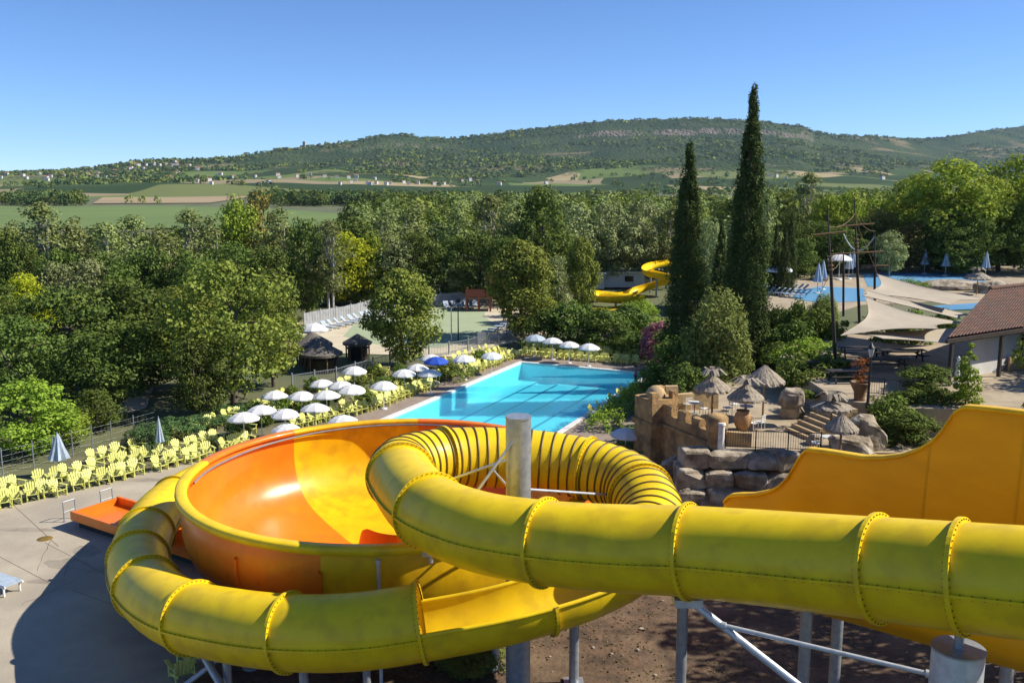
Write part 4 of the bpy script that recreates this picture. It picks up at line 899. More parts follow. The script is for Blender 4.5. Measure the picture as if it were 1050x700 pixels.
mb = MB(); c = TA + dt * .55 + Vector((-dt.y, dt.x, 0)) * -1.02; mb.box(U(668, 446, 2.0) + Vector((0, -.6, 0)), (.62, .12, .42), rz=.25); mb.build('wall_plaque', M['castle_light'], cas)
wc = empty('white_post', TB + Vector((.1, -.25, 2.75)), 'short white plastered pillar at the right end of the castle wall', 'pillar')
mb = MB(); p = TB + Vector((.12, -.6, 0)); mb.cyl((p.x, p.y, 2.4), (p.x, p.y, 4.1), .2, .17, 14); mb.build('shaft', M['white'], wc)
mb = MB(); mb.cyl((p.x, p.y, 4.1), (p.x, p.y, 4.22), .23, .2, 14); mb.build('cap', M['white'], wc)
mb = MB(); wall_seg(mb, TB + Vector((.3, .3, 0)), TB + Vector((1.9, -.2, 0)), 2.75, 3.6, .4); o = mb.build('low_wall', M['castle_light']); tag(o, 'low sloping ochre wall stub right of the white pillar', 'low wall')

rw = empty('rock_wall', (12, 47.8, 0), 'retaining wall of huge grey boulders under the castle terrace', 'rock wall')
rg = random.Random(5); k = 0
for row, (z, hh, off) in enumerate(((.42, .52, -1.25), (1.40, .50, -.8), (2.34, .47, -.25))):
    x = 8.6 + .3 * row
    while x < 19:
        wd = rg.uniform(1.3, 2.1) if row else rg.uniform(1.5, 2.3); xm = x + wd / 2
        yb = 48.9 - .09 * (xm - 11) + off * .9 + rg.uniform(-.15, .15)
        mb = MB(); mb.blob((xm, yb, z), (wd / 2 * 1.06, .95, hh * 1.02 + rg.uniform(-.08, .1)), 100 + k, .07, 14, 22, sq=.27, ncut=2); mb.build('boulder', M['rock'], rw); x += wd * .97; k += 1
for i, (u, v, z, r, lab) in enumerate(((812, 421, 3.2, (.75, .7, .75), 'big square boulder left of the stone steps'), (811, 408, 4.45, (.72, .65, .6), 'boulder stacked on the big square one by the steps'), (890, 445, 3.6, (1.0, .8, 1.0), 'tall grey boulder right of the small thatched parasol'), (872, 456, 3.2, (1.2, .7, .7), 'wide boulder below the steps parasol'), (835, 452, 2.95, (.5, .5, .45), 'small boulder at the foot of the steps'), (693, 478, .7, (1.1, .8, .7), 'loose boulder at the foot of the castle tower'), (712, 470, 1.3, (.9, .7, .6), 'loose boulder under the castle wall'))):
    c = U(u, v, z); mb = MB(); mb.blob(c, r, 300 + i, .2, 12, 18, sq=.6); o = mb.build('boulder', M['rock']); tag(o, lab, 'boulder', 'loose boulders about the terrace')
st = empty('stone_steps', U(812, 446, TZ), 'flight of sandy stone steps climbing to the upper terrace', 'steps')
s0 = U(805, 441, TZ); s1 = U(828, 451, TZ); up = U(845, 419, TZ2); ux = (up - (s0 + s1) / 2); ux.z = 0; ux = Vector((1, .25, 0)).normalized() * 3.1; wdv = (s1 - s0)
for k in range(8):
    z0 = TZ + .2 * k; a_ = s0 + ux * k / 8; b_ = s1 + ux * k / 8; mb = MB()
    mb.prism([(a_.x, a_.y), (b_.x, b_.y), ((s1 + ux).x, (s1 + ux).y), ((s0 + ux).x, (s0 + ux).y)], z0 - .3 if k else z0 - .1, z0 + .2); mb.build('step', M['castle_light'], st)
# railing along the rock wall
def railing(name, pts, z, h, lab, gap=.13, m='black', grp=None):
    e_ = empty(name, (pts[0][0], pts[0][1], z), lab, 'railing', grp); mb = MB()
    for a_, b_ in zip(pts[:-1], pts[1:]):
        a_ = Vector((*a_, z)); b_ = Vector((*b_, z)); n_ = max(1, int((b_ - a_).length / gap))
        for i in range(n_ + 1): p = a_.lerp(b_, i / n_); mb.cyl(p + Vector((0, 0, .06)), p + Vector((0, 0, h)), .011, n=4)
    mb.build('bars', M[m], e_)
    for zz in (.1, h): mb = MB(); mb.pipe([Vector((*p, z + zz)) for p in pts], .024, 6); mb.build('rail', M[m], e_)
    for p in pts: mb = MB(); mb.cyl((*p, z - .1), (*p, z + h + .08), .035, n=8); mb.build('post', M[m], e_)
railing('iron_railing', [(11.6, 48.75), (13.2, 48.55), (14.9, 48.35), (16.6, 48.15)], TZ, 1.0, 'thin dark iron railing above the boulder wall')
pA = U(885, 402, TZ2); railing('iron_railing', [(pA.x - .6, pA.y - .2), (pA.x + .9, pA.y - .9), (pA.x + 2.4, pA.y - 1.5)], TZ2, 1.0, 'iron railing at the edge of the upper terrace by the lamp post')

# thatched parasols, chairs, pots on the terrace
def thatch(u, v, wpx, base, lab, hpole=2.1, rise=.42, tuft=False):
    zc = base + hpole; p = U(u, v, zc); t = proj(p)[2]; r = wpx * t / F / 2
    e_ = empty('thatched_parasol', (p.x, p.y, base), lab, 'thatched parasol', 'thatched parasols')
    mb = MB(); mb.cyl((p.x, p.y, base), (p.x, p.y, zc + .2), .07, .06, 8); mb.build('pole', M['pale_wood'], e_)
    mb = MB(); n = 48; rings = []; rg = random.Random(int(u))
    for q, dz in ((.03, .0), (.35, .0), (.7, 0), (1.0, 0), (1.0, -.14), (.9, -.1)):
        rings.append([Vector((p.x + r * q * (1 + (rg.uniform(-.05, .09) if q == 1 else rg.uniform(-.02, .02))) * math.cos(2 * math.pi * i / n), p.y + r * q * (1 + (rg.uniform(-.05, .09) if q == 1 else 0)) * math.sin(2 * math.pi * i / n), zc + r * rise * 2 * (1 - q) ** .9 - .25 + dz + rg.uniform(-.025, .025))) for i in range(n)])
    mb.loft(rings, 0, True, False)
    mb.build('thatch', M['thatch'], e_)
    if tuft:
        mb = MB(); zt = zc + r * rise * 2 - .3
        for i in range(22):
            a = rg.uniform(0, 6.28); ln = rg.uniform(.6, 1.2); d_ = Vector((math.cos(a), math.sin(a), 0)); q0 = Vector((p.x, p.y, zt)); q1 = q0 + d_ * ln * .5 + Vector((0, 0, .42)); q2 = q0 + d_ * ln + Vector((0, 0, .12)); s_ = Vector((-d_.y, d_.x, 0)) * .11
            mb.add([q0 - s_ * .4, q0 + s_ * .4, q1 + s_, q1 - s_, q2 + s_ * .5, q2 - s_ * .5], [(0, 1, 2, 3), (3, 2, 4, 5)])
        mb.build('palm_tuft', M['thatch'], e_)
thatch(765, 403, 36, TZ, 'thatched parasol with palm tuft in the middle of the castle terrace', tuft=True)
thatch(731, 394, 36, TZ, 'thatched parasol with palm tuft nearest the castle back wall', tuft=True)
thatch(784, 386, 40, TZ, 'largest thatched parasol, behind the tufted one on the castle terrace', 2.6)
thatch(863, 434, 33, TZ, 'thatched parasol right of the stone steps, above the amber wall', 2.0, .5)
thatch(853, 412, 40, TZ2 - .4, 'flat frayed thatched parasol at the top of the steps', 1.6, .2, True)
thatch(800, 327, 26, 2.0, 'thatched parasol among bushes behind the dark cypress trees', 2.2, .5)
def tchair(u, v, z, rz, lab):
    p = U(u, v, z); e_ = empty('terrace_chair', p, lab, 'chair', 'white metal chairs on the terrace', rz); R_ = Matrix.Rotation(rz, 3, 'Z')
    mb = MB(); mb.box((0, 0, .46), (.46, .46, .03)); mb.build('seat', M['white'], e_, raw=True)
    mb = MB()
    for zz in (.62, .74, .86): mb.box((-.22, 0, zz), (.025, .46, .05))
    for s_ in (1, -1): mb.box((-.22, s_ * .22, .68), (.03, .03, .44))
    mb.build('backrest', M['white'], e_, raw=True)
    for a_ in (1, -1):
        for b_ in (1, -1): mb = MB(); mb.cyl((a_ * .2, b_ * .2, 0), (a_ * .2, b_ * .2, .45), .02, n=6); mb.build('leg', M['white'], e_, raw=True)
for u, v, rz, lab in ((772, 441, .6, 'white chair beside the clay jar, left one'), (779, 440, 2.4, 'white chair beside the clay jar, right one'), (746, 425, 3.4, 'white chair between clay jar and turret'), (752, 421, 1.0, 'white chair behind the clay jar'), (722, 426, .3, 'white chair just behind the castle turret'), (704, 421, 2.0, 'white chair inside the castle parapet'), (872, 458, .8, 'white chair under the parasol right of the steps'), (836, 462, 2.8, 'white chair just above the amber wall rim')):
    tchair(u, v, TZ, rz, lab)
def ttable(u, v, z, lab):
    p = U(u, v, z); e_ = empty('terrace_table', p, lab, 'table', 'small terrace tables'); mb = MB(); mb.cyl(p + Vector((0, 0, .71)), p + Vector((0, 0, .75)), .42, n=20); mb.build('tabletop', M['foam_white'], e_)
    mb = MB(); mb.cyl(p, p + Vector((0, 0, .71)), .04, n=8); mb.cyl(p, p + Vector((0, 0, .03)), .25, n=12); mb.build('leg', M['steel'], e_)
ttable(712, 424, TZ, 'small round table inside the castle parapet'); ttable(765, 428, TZ, 'small round table under the tufted parasol'); ttable(850, 461, TZ, 'small round table near the amber wall rim')
p = U(761, 441, TZ); mb = MB(); mb.lathe([(.001, 0), (.28, 0), (.46, .35), (.52, .7), (.42, 1.02), (.34, 1.12), (.40, 1.2), (.33, 1.2), (.30, 1.0)], p, 20); tag(mb.build('clay_jar', M['clay']), 'large round ochre clay jar on the castle terrace', 'jar')

# ------------------------------------------------------------------ upper terrace: tables, lamp, urn, house, sails
def picnic(u, v, ln, rz, lab):
    p = U(u, v, TZ2); e_ = empty('picnic_table', p, lab, 'picnic table', 'dark picnic tables under the sails', rz)
    mb = MB()
    for k in range(5): mb.box((0, -.32 + .16 * k, .74), (ln, .14, .05))
    mb.build('tabletop', M['dark_wood'], e_, raw=True)
    for s_ in (1, -1):
        mb = MB(); mb.box((0, s_ * .72, .45), (ln, .28, .05)); mb.build('bench', M['dark_wood'], e_, raw=True)
        mb = MB(); q = ln / 2 - .35
        mb.box((s_ * q, .4, .37), (.09, .09, .78), M=Matrix.Rotation(.38, 3, 'X')); mb.box((s_ * q, -.4, .37), (.09, .09, .78), M=Matrix.Rotation(-.38, 3, 'X')); mb.box((s_ * q, 0, .40), (.08, 1.6, .09)); mb.build('leg_frame', M['dark_wood'], e_, raw=True)
picnic(850, 381, 3.0, .12, 'dark picnic table nearest the mast, left end'); picnic(868, 391, 2.6, .1, 'dark picnic table in front, beside the urn'); picnic(905, 378, 3.4, .05, 'long dark picnic table in the middle under the sails'); picnic(925, 369, 3.2, .0, 'dark picnic table farthest right under the sails'); picnic(880, 366, 3.0, .0, 'dark picnic table at the back beside the second mast')
p = U(881, 410, TZ2); mb = MB(); mb.lathe([(.001, 0), (.34, 0), (.30, .1), (.34, .5), (.58, 1.0), (.60, 1.1), (.52, 1.1), (.46, .95)], p, 16); urn = tag(mb.build('urn_planter', M['wood']), 'tall brown urn planter in front of the picnic tables', 'planter')
pp = crown_points(77, ell(1.0, .2, 1.6, 1.0), 16, .22, 36, up=.2); me = leaves_mesh('potted_plant', pp[0], pp[1], .14, pp[2], LM['redleaf'], .4, 77)
o = bpy.data.objects.new('potted_plant', me); COL.objects.link(o); o.location = p + Vector((0, 0, 1.0)); tag(o, 'rusty red leaved plant growing in the urn', 'plant')
p = U(889.5, 418, TZ2 - .3); lp = empty('lamp_post', p, 'black lantern lamp post beside the upper terrace railing', 'lamp post')
mb = MB(); mb.lathe([(.16, 0), (.16, .25), (.09, .35), (.075, 1.2), (.06, 2.6), (.045, 3.0)], p, 12); mb.build('pole', M['black'], lp)
mb = MB(); mb.lathe([(.05, 3.0), (.10, 3.05), (.19, 3.5), (.19, 3.52)], p, 6); mb.build('lantern_glass', M['foam_white'], lp)
mb = MB(); mb.lathe([(.24, 3.5), (.22, 3.56), (.07, 3.75), (.03, 3.85), (.001, 3.88)], p, 6); mb.build('lantern_cap', M['black'], lp)
p = U(980, 402, TZ2 - .5); mb = MB(); mb.lathe([(.2, 0), (.2, .15), (.13, .25), (.16, .6), (.1, .9), (.17, 1.2), (.1, 1.5), (.15, 1.8), (.08, 2.05), (.14, 2.2), (.001, 2.35)], p, 10); tag(mb.build('white_statue', M['white']), 'slim white garden statue between the shrub and the sapling', 'statue')

EA, EB = Vector((26.9, 56.6, 7.55)), Vector((38.5, 63.9, 7.55)); hd = (EB - EA); hd.z = 0; hd.normalize(); hn = Vector((hd.y, -hd.x, 0))
house = empty('tiled_house', (EA.x, EA.y, TZ2), 'low whitewashed house with a rust red tiled roof and deep eaves', 'house')
RG = UY(1015, 297, 66.5); ve = Vector((RG.x - EA.x, RG.y - EA.y, 0)); LNH = 19.0
def HP(a, b, z): p = EA + hd * a + ve * b; return Vector((p.x, p.y, z))      # b: 0 at the front eave, 1 at the ridge, 2 at the rear eave
rid = [HP(0, 1, RG.z), HP(LNH, 1, RG.z)]
def tiles(mb, a0, a1, r0, r1, step=.36):             # corrugated roof plane from eave a0-a1 to ridge r0-r1
    n = int((a1 - a0).length / step) * 4; rows = 12; rings = []
    nn = (a1 - a0).cross(r0 - a0).normalized(); nn = nn if nn.z > 0 else -nn
    for j in range(rows + 1):
        for q in (0, 1):
            if j == rows and q: continue
            k = (j + q * .97) / rows; rings.append([(a0.lerp(r0, k)).lerp(a1.lerp(r1, k), i / n) + nn * (.07 * abs(math.sin(math.pi * i / 4)) + .03 * (1 - q)) for i in range(n + 1)])
    mb.loft(rings, 0, False, False)
    mb.add([a0 - nn * .12, a1 - nn * .12, r1 - nn * .12, r0 - nn * .12], [(0, 1, 2, 3)])
mb = MB(); tiles(mb, HP(0, 0, 7.55), HP(LNH, 0, 7.55), rid[0], rid[1]); tiles(mb, HP(0, 2, 7.55), HP(LNH, 2, 7.55), rid[0], rid[1])
roof = mb.build('roof', M['roof'], house)
mb = MB(); mb.pipe([rid[0] + Vector((0, 0, .1)), rid[1] + Vector((0, 0, .1))], .16, 8); mb.build('ridge_tiles', M['roof'], roof)
rz_ = math.atan2(hd.y, hd.x)
mb = MB(); mb.box(HP(LNH / 2, .01, 7.32), (LNH, .16, .24), rz=rz_); mb.cyl(HP(.1, .02, 7.4), HP(.1, 1, RG.z - .2), .1, n=6); mb.cyl(HP(.1, 1.98, 7.4), HP(.1, 1, RG.z - .2), .1, n=6); mb.build('eave_beam', M['dark_wood'], roof)
poly = [HP(1.6, .26, 0), HP(LNH, .26, 0), HP(LNH, 1.85, 0), HP(1.6, 1.85, 0)]
mb = MB(); mb.prism([tuple(p.xy) for p in poly], 2.4, 7.9); mb.add([HP(1.6, .3, 7.9), HP(1.6, 1, RG.z - .25), HP(1.6, 1.7, 7.9)], [(0, 1, 2)]); mb.build('wall', M['wall_white'], house)
mb = MB(); mb.prism([tuple(HP(.3, .03, 0).xy), tuple(HP(LNH, .03, 0).xy), tuple(HP(LNH, .255, 0).xy), tuple(HP(.3, .255, 0).xy)], 7.1, 7.25); mb.build('soffit', M['wood'], house)
nf = Vector((hd.y, -hd.x, 0))
for a_ in (8.2, 12.6):
    c0 = HP(a_, .26, 5.9) + nf * .03
    mb = MB(); mb.box(c0, (1.5, .1, 1.2), rz=rz_); wn = mb.build('window', M['dark_wood'], house); mb = MB(); mb.box(c0 + nf * .06, (1.3, .06, 1.0), rz=rz_); mb.build('pane', M['glass'], wn)
    mb = MB(); mb.box(c0 + nf * .5 + Vector((0, 0, .75)), (1.9, .9, .08), M=Matrix.Rotation(rz_, 3, 'Z') @ Matrix.Rotation(.35, 3, 'X')); mb.build('awning', M['dark_wood'], wn)
mb = MB(); mb.box(HP(9, .26, 4.9) + nf * .4, (7, .12, .9), rz=rz_); o = mb.build('wooden_screen', M['pale_wood']); tag(o, 'low orange-brown wooden screen along the house wall', 'screen')
for a_ in (.5, 6.0): mb = MB(); mb.box(HP(a_, .03, 5.8), (.2, .2, 3.0), rz=rz_); mb.build('eave_post', M['dark_wood'], house)

def sail(c, lab, sagz=.5, pull=.14, n=18):
    C4 = [UY(*k) for k in c]; cen = sum(C4, Vector()) / 4; pts = []
    for j in range(n + 1):
        for i in range(n + 1):
            s_, t_ = i / n, j / n; p = (C4[0] * (1 - s_) + C4[1] * s_) * (1 - t_) + (C4[3] * (1 - s_) + C4[2] * s_) * t_
            ed = max(4 * s_ * (1 - s_) * (2 * t_ - 1) ** 2, 0) + max(4 * t_ * (1 - t_) * (2 * s_ - 1) ** 2, 0)
            p = p + (cen - p) * pull * 1.6 * ed - Vector((0, 0, sagz * 16 * s_ * (1 - s_) * t_ * (1 - t_) * .5)); pts.append(p)
    mb = MB(); fs = [(j * (n + 1) + i, j * (n + 1) + i + 1, (j + 1) * (n + 1) + i + 1, (j + 1) * (n + 1) + i) for j in range(n) for i in range(n)]
    mb.add(pts, fs, 0, True); mb.add([p - Vector((0, 0, .015)) for p in pts], [f[::-1] for f in fs], 0, True)
    e_ = empty('shade_sail', C4[0], lab, 'shade sail', 'sand coloured shade sails'); mb.build('cloth', M['sail'], e_)
    mb = MB(); edge = [pts[i] for i in range(n + 1)] + [pts[j * (n + 1) + n] for j in range(1, n + 1)] + [pts[n * (n + 1) + n - i] for i in range(1, n + 1)] + [pts[(n - j) * (n + 1)] for j in range(1, n + 1)]
    mb.pipe(edge, .025, 5); mb.build('hem', M['sail'], e_)
    return C4
sail([(899, 281, 80), (1012, 307, 72), (975, 313, 67), (886, 301, 74)], 'rearmost sand shade sail with a high peak, reaching the house roof')
sail([(885, 297, 74), (996, 323, 67), (985, 327, 64.5), (884, 303, 72)], 'narrow pale shade sail strip between the two larger ones', .2, .06)
sail([(888, 305, 70), (990, 331, 64.5), (962, 337, 59.5), (862, 344, 61)], 'large front shade sail with a low left corner', .4, .17)
sail([(874, 342, 62), (985, 336, 63.5), (972, 352, 58), (905, 347, 58.5)], 'flat lowest shade sail under the large front one', .25, .08)
def mast(u, vb, vt, Y, lab, r=.13, yard=None, nest=True):
    b = UY(u[0], vb, Y); t_ = UY(u[1], vt, Y); t_.y = b.y; e_ = empty('ship_mast', Vector((b.x, b.y, b.z)), lab, 'mast', 'wooden ship masts at the water playground')
    b = Vector((b.x, b.y, min(b.z, g(b.x, b.y) if Y > 78 else b.z) - .2)); k = .66; m_ = b.lerp(t_, k)
    mb = MB(); mb.cyl(b, m_, r, r * .85, 12); mb.cyl(m_, t_, r * .6, r * .3, 10); mb.build('pole', M['dark_wood'], e_)
    if nest:
        mb = MB(); d_ = (t_ - b).normalized()
        for q in (-.5, -.2, .1, .4): mb.cyl(m_ + d_ * (q - .06), m_ + d_ * (q + .06), r * 1.45, n=12)
        mb.build('rope_binding', M['wood'], e_)
    if yard: mb = MB(); y0 = b.lerp(t_, yard); mb.cyl(y0 - Vector((1.3, 0, -.1)), y0 + Vector((1.3, 0, .1)), .07, n=8); mb.build('yard', M['wood'], e_)
    return b, t_
mast((857, 848.5), 372, 213, 64, 'tallest ship mast, leftmost and nearest, left of the sails')
m2 = mast((865, 865), 322, 240, 92, 'slim ship mast left of the roped pair', .12, nest=False)
m3 = mast((882, 876), 340, 202, 78, 'tall bound ship mast at the peak of the sails')
m4 = mast((899, 897), 300, 237, 88, 'short ship mast with a yard, rightmost', .13, .62, nest=False)
mb = MB(); a_, b_ = m2[1], m4[1].lerp(m4[0], .05); mb.pipe([a_.lerp(b_, k / 12) - Vector((0, 0, 1.9 * (1 - (2 * k / 12 - 1) ** 2) * .8)) for k in range(13)], .06, 6); tag(mb.build('rope', M['foam_white']), 'pale thick rope slung between the ship masts', 'rope')
m1 = (UY(857, 372, 64), UY(848.5, 213, 64))
def rope_line(a_, b_, sag, lab, r=.022):
    mb = MB(); mb.pipe([a_.lerp(b_, k / 14) - Vector((0, 0, sag * 4 * (k / 14) * (1 - k / 14))) for k in range(15)], r, 5); tag(mb.build('rope', M['wood']), lab, 'rope', 'ship rigging ropes')
top1 = Vector((m1[1].x, 64, m1[1].z - 1.2)); top3 = m3[1].lerp(m3[0], .12)
rope_line(top1, top3, .5, 'thin rigging rope from the tallest mast to the bound mast')
rope_line(top1.lerp(Vector((m1[0].x, 64, m1[0].z)), .3), m2[1].lerp(m2[0], .2), .7, 'thin rigging rope from the tallest mast to the slim mast')
rope_line(top3, m4[1], .4, 'thin rigging rope from the bound mast to the short mast')
rope_line(top3.lerp(m3[0], .05), Vector((m3[0].x + 4.5, m3[0].y + 2, 4.4)), .2, 'thin stay rope running down right from the bound mast')
rope_line(top3.lerp(m3[0], .05), Vector((m3[0].x - 4.0, m3[0].y + 3, 4.4)), .2, 'thin stay rope running down left from the bound mast')
for q, (mm_, f_, ln, lab) in enumerate((((m3[0], m3[1]), .80, 1.5, 'upper wooden yard crossing the bound mast'), ((m3[0], m3[1]), .60, 2.2, 'lower wooden yard crossing the bound mast'), ((m1[0], m1[1]), .84, 1.1, 'short wooden yard crossing the tallest mast'))):
    y0 = Vector(mm_[0]).lerp(Vector(mm_[1]), f_); y0.y -= .22; mb = MB(); mb.cyl(y0 - Vector((ln, 0, .12)), y0 + Vector((ln, 0, .12)), .06, n=8); tag(mb.build('mast_yard', M['wood']), lab, 'yard', 'yards on the ship masts')
# pool complex on the plateau
PZ = 3.95
mb = MB(); mb.prism([tuple(U(u, v, PZ).xy) for u, v in ((776, 318), (850, 322), (880, 313), (960, 309), (1010, 318), (1060, 312), (1060, 274), (900, 268), (804, 276))], -.3, PZ + .02); struct(mb, 'plateau_paving', M['terrace'])
sheet('upper_pool_water', [U(u, v, PZ) for u, v in ((816, 299), (840, 294), (885, 296), (888, 309), (840, 311), (812, 306))], M['bluewater'], PZ + .06)
sheet('upper_pool_water', [U(u, v, PZ) for u, v in ((884, 281), (960, 279), (1010, 283), (1012, 292), (960, 296), (890, 294))], M['bluewater'], PZ + .06)
sheet('upper_pool_water', [U(u, v, PZ) for u, v in ((955, 314), (1002, 311), (1004, 317), (960, 319))], M['bluewater'], PZ + .06)
mb = MB(); c = U(978, 296, PZ); mb.blob(c + Vector((0, 0, .2)), (5.2, 2.6, 1.0), 41, .12, 10, 20); tag(mb.build('rock_mound', M['rock']), 'broad grey artificial rock mound beside the blue upper pool', 'rock mound')
mb = MB(); c = U(1018, 300, PZ); mb.blob(c + Vector((0, 0, .1)), (2.6, 1.6, 1.5), 43, .16, 10, 16); tag(mb.build('rock_mound', M['rock']), 'small grey rock mound just above the house roof', 'rock mound')
thatch(1003, 283, 26, PZ, 'pale palm-leaf parasol beside the rock mound above the house', 2.2, .3, True)
for i, (u, v) in enumerate(((947.5, 281), (969, 283), (991, 282), (998, 282), (1010, 285), (843, 297), (870, 286), (874, 284), (838, 301))):
    place(cp_, cu, U(u, v, PZ), 0, 1.5, f'{nth([5, 6, 7, 8, 9, 2, 3, 4, 1][i])} closed white parasol from the left round the upper pool', 'closed parasols by the upper pool')
for i, (u, v) in enumerate(((797, 301), (860, 287))):
    o = place(wp, wu, U(u, v, PZ), 0, 1.5, ('open white parasol at the left end of the upper pool', 'open white parasol behind the upper pool masts')[i], 'open parasols by the upper pool')
ga = make_parasol(M['green_cloth']); place(ga, [False], U(958, 277, PZ), 0, 1.9, 'green dome parasol behind the upper blue pool', 'open parasols by the upper pool')
# low clipped hedges and sunlit vine
def hedge(pix, z, h, wd, lab, lm='shrub', seed=1, size=.24, dens=46):
    pts = [U(u, v, z) for u, v in pix]; rg = np.random.default_rng(seed); P = []; Nn = []
    for a_, b_ in zip(pts[:-1], pts[1:]):
        d_ = b_ - a_; ln = d_.length; n_ = int(ln * (h * 2 + wd) * dens); d_.normalize(); s_ = Vector((-d_.y, d_.x, 0))
        for _ in range(n_):
            t_ = rg.uniform(0, ln); q = rg.uniform(0, h * 2 + wd)
            if q < h: off, zz, nn = -wd / 2, q, -s_
            elif q < h + wd: off, zz, nn = q - h - wd / 2, h, Vector((0, 0, 1))
            else: off, zz, nn = wd / 2, q - h - wd, s_
            j = rg.normal(size=3) * .14; p = a_ + d_ * t_ + s_ * (off * (1 + .15 * math.sin(t_ * 1.7))) + Vector((0, 0, zz * (1 + .12 * math.sin(t_ * 2.3 + 1)))) + Vector(j); P.append(p); nv = nn + Vector(rg.normal(size=3) * .5) + Vector((0, 0, .3)); Nn.append(nv.normalized())
    o0 = Vector(pts[0]); P = np.array([p - o0 for p in P]); Nn = np.array(Nn); me = leaves_mesh('hedge', P, Nn, size, rg.uniform(0, 1, len(P)), LM[lm], .7, seed)
    o = bpy.data.objects.new('hedge', me); COL.objects.link(o); o.location = o0; tag(o, lab, 'hedge', 'hedges'); return o
hedge([(815, 279), (842, 277)], PZ, 1.3, 3.0, 'bright yellow-green hedge behind the upper pool, left of the masts', 'lime', 3)
hedge([(820, 287), (836, 284)], PZ, 1.4, 2.0, 'dark clipped hedge beside the upper pool', 'oak', 4)
hedge([(880, 272), (960, 268), (1050, 266)], PZ, 3.0, 2.0, 'long dark hedge behind the upper pool', 'oak', 5, .3, 16)
hedge([(925, 295), (950, 300)], PZ, 1.0, 1.2, 'low green hedge between upper pool and rear shade sail', 'shrub', 6)
hedge([(664, 398), (640, 420), (612, 444)], 0, .8, 1.6, 'low green hedge along the deck right of the pool', 'bright', 7, .2, 60)
hedge([(648, 452), (640, 470), (650, 480)], 0, .9, 1.2, 'green planting left of the castle tower', 'shrub', 8, .2, 60)
hedge([(456, 394), (470, 389), (477, 386)], 0, 1.0, 1.6, 'low green hedge in the gap of the chair rows left of the pool', 'shrub', 9, .2, 60)
hedge([(534, 354), (600, 359), (656, 365)], 0, .8, .8, 'low green hedge behind the far pool end chairs', 'bright', 10, .24, 40)
# car behind the hedge gap
c = U(1036, 268, PZ); car = empty('parked_car', c, 'dark parked car half hidden beyond the upper pool', 'car')
mb = MB(); secs_ = [(-2.1, .45, .75), (-1.9, .4, .95), (-.9, .38, 1.0), (1.4, .38, 1.0), (2.05, .42, .9), (2.15, .5, .7)]
mb.loft([[c + Vector((x, y, z)) for y, z in ((-.85, a_), (-.88, (a_ + b_) / 2), (-.8, b_), (.8, b_), (.88, (a_ + b_) / 2), (.85, a_))] for x, a_, b_ in secs_], 0, True, False, True); mb.build('body', M['car_paint'], car)
mb = MB(); mb.loft([[c + Vector((x, y * k, z)) for y, z in ((-.78, .98), (-.6, zt), (.6, zt), (.78, .98))] for x, zt, k in ((-1.1, 1.0, 1), (-.4, 1.45, 1), (1.0, 1.48, 1), (1.8, 1.0, 1))], 0, True, False, True); mb.build('cabin', M['glass'], car)
for x in (-1.3, 1.3):
    for y in (-.85, .85): mb = MB(); mb.cyl(c + Vector((x, y - .1, .32)), c + Vector((x, y + .1, .32)), .32, n=16); mb.build('wheel', M['tyre'], car)

# ------------------------------------------------------------------ far yellow slide, lagoon furniture
fs_pts = [UY(708, 269, 150), UY(688, 267.5, 150), UY(668, 271, 146), UY(664, 277, 141), UY(680, 281, 139), UY(693, 283, 140), UY(676, 288, 142), UY(656, 295, 142), UY(640, 301, 138), UY(614, 299, 134), UY(611, 303, 130), UY(640, 305, 128), UY(657, 303, 129), UY(650, 312, 129), UY(625, 317, 126), UY(600, 317, 125)]
pth = resample(catmull(fs_pts, 12), .5); fr = frames(pth); far_sl = empty('open_flume_slide', (pth[-1].x, pth[-1].y, 0), 'small yellow winding open flume slide far behind the pool', 'water slide')
nseg = 6
for k in range(nseg):
    a_, b_ = len(fr) * k // nseg, min(len(fr) - 1, len(fr) * (k + 1) // nseg); mb = MB()
    o_ = [ring(fr[i], .85, 16, math.radians(-190), math.radians(10), False) for i in range(a_, b_ + 1)]; i2 = [ring(fr[i], .78, 16, math.radians(-190), math.radians(10), False) for i in range(a_, b_ + 1)]
    mb.loft(o_, 0, False); mb.loft([r[::-1] for r in i2], 0, False); mb.loft([[x[0], y[0]] for x, y in zip(o_, i2)], 0, False, False); mb.loft([[x[-1], y[-1]] for x, y in zip(o_, i2)], 0, False, False); mb.build('flume_section', M['yellow'], far_sl)
for i in range(4, len(fr), len(fr) // 8): p = fr[i][0]; mb = MB(); mb.cyl((p.x, p.y, 0), (p.x, p.y, p.z - .8), .16, n=10); mb.build('support_column', M['steel'], far_sl)
for i, (u, v, Y, wd, lab) in enumerate(((590, 292, 150, 9, 'pale flat-roofed mobile home behind the trees, leftmost'), (628, 291, 152, 10, 'pale flat-roofed mobile home left of the yellow flume slide'), (655, 292, 156, 7, 'small pale mobile home just behind the yellow flume slide'))):
    p = UY(u, v, Y); hm = empty('mobile_home', (p.x, p.y, 0), lab, 'mobile home', 'mobile homes behind the far slide'); mb = MB(); mb.box((p.x, p.y, 1.45), (wd, 3.6, 2.3)); mb.build('wall', M['foam_white'], hm)
    mb = MB(); mb.prism([(p.x - wd / 2 - .3, p.y - 2.1), (p.x + wd / 2 + .3, p.y - 2.1), (p.x + wd / 2 + .3, p.y + 2.1), (p.x - wd / 2 - .3, p.y + 2.1)], 2.62, 2.85); mb.build('roof', M['steel_light'], hm)
    for q in (-.28, .25): mb = MB(); mb.box((p.x + wd * q, p.y - 1.83, 1.7), (1.4, .08, .9)); mb.build('window', M['glass'], hm)
    mb = MB(); mb.box((p.x, p.y, .2), (wd - .4, 3.2, .4)); mb.build('base', M['dark_wood'], hm)
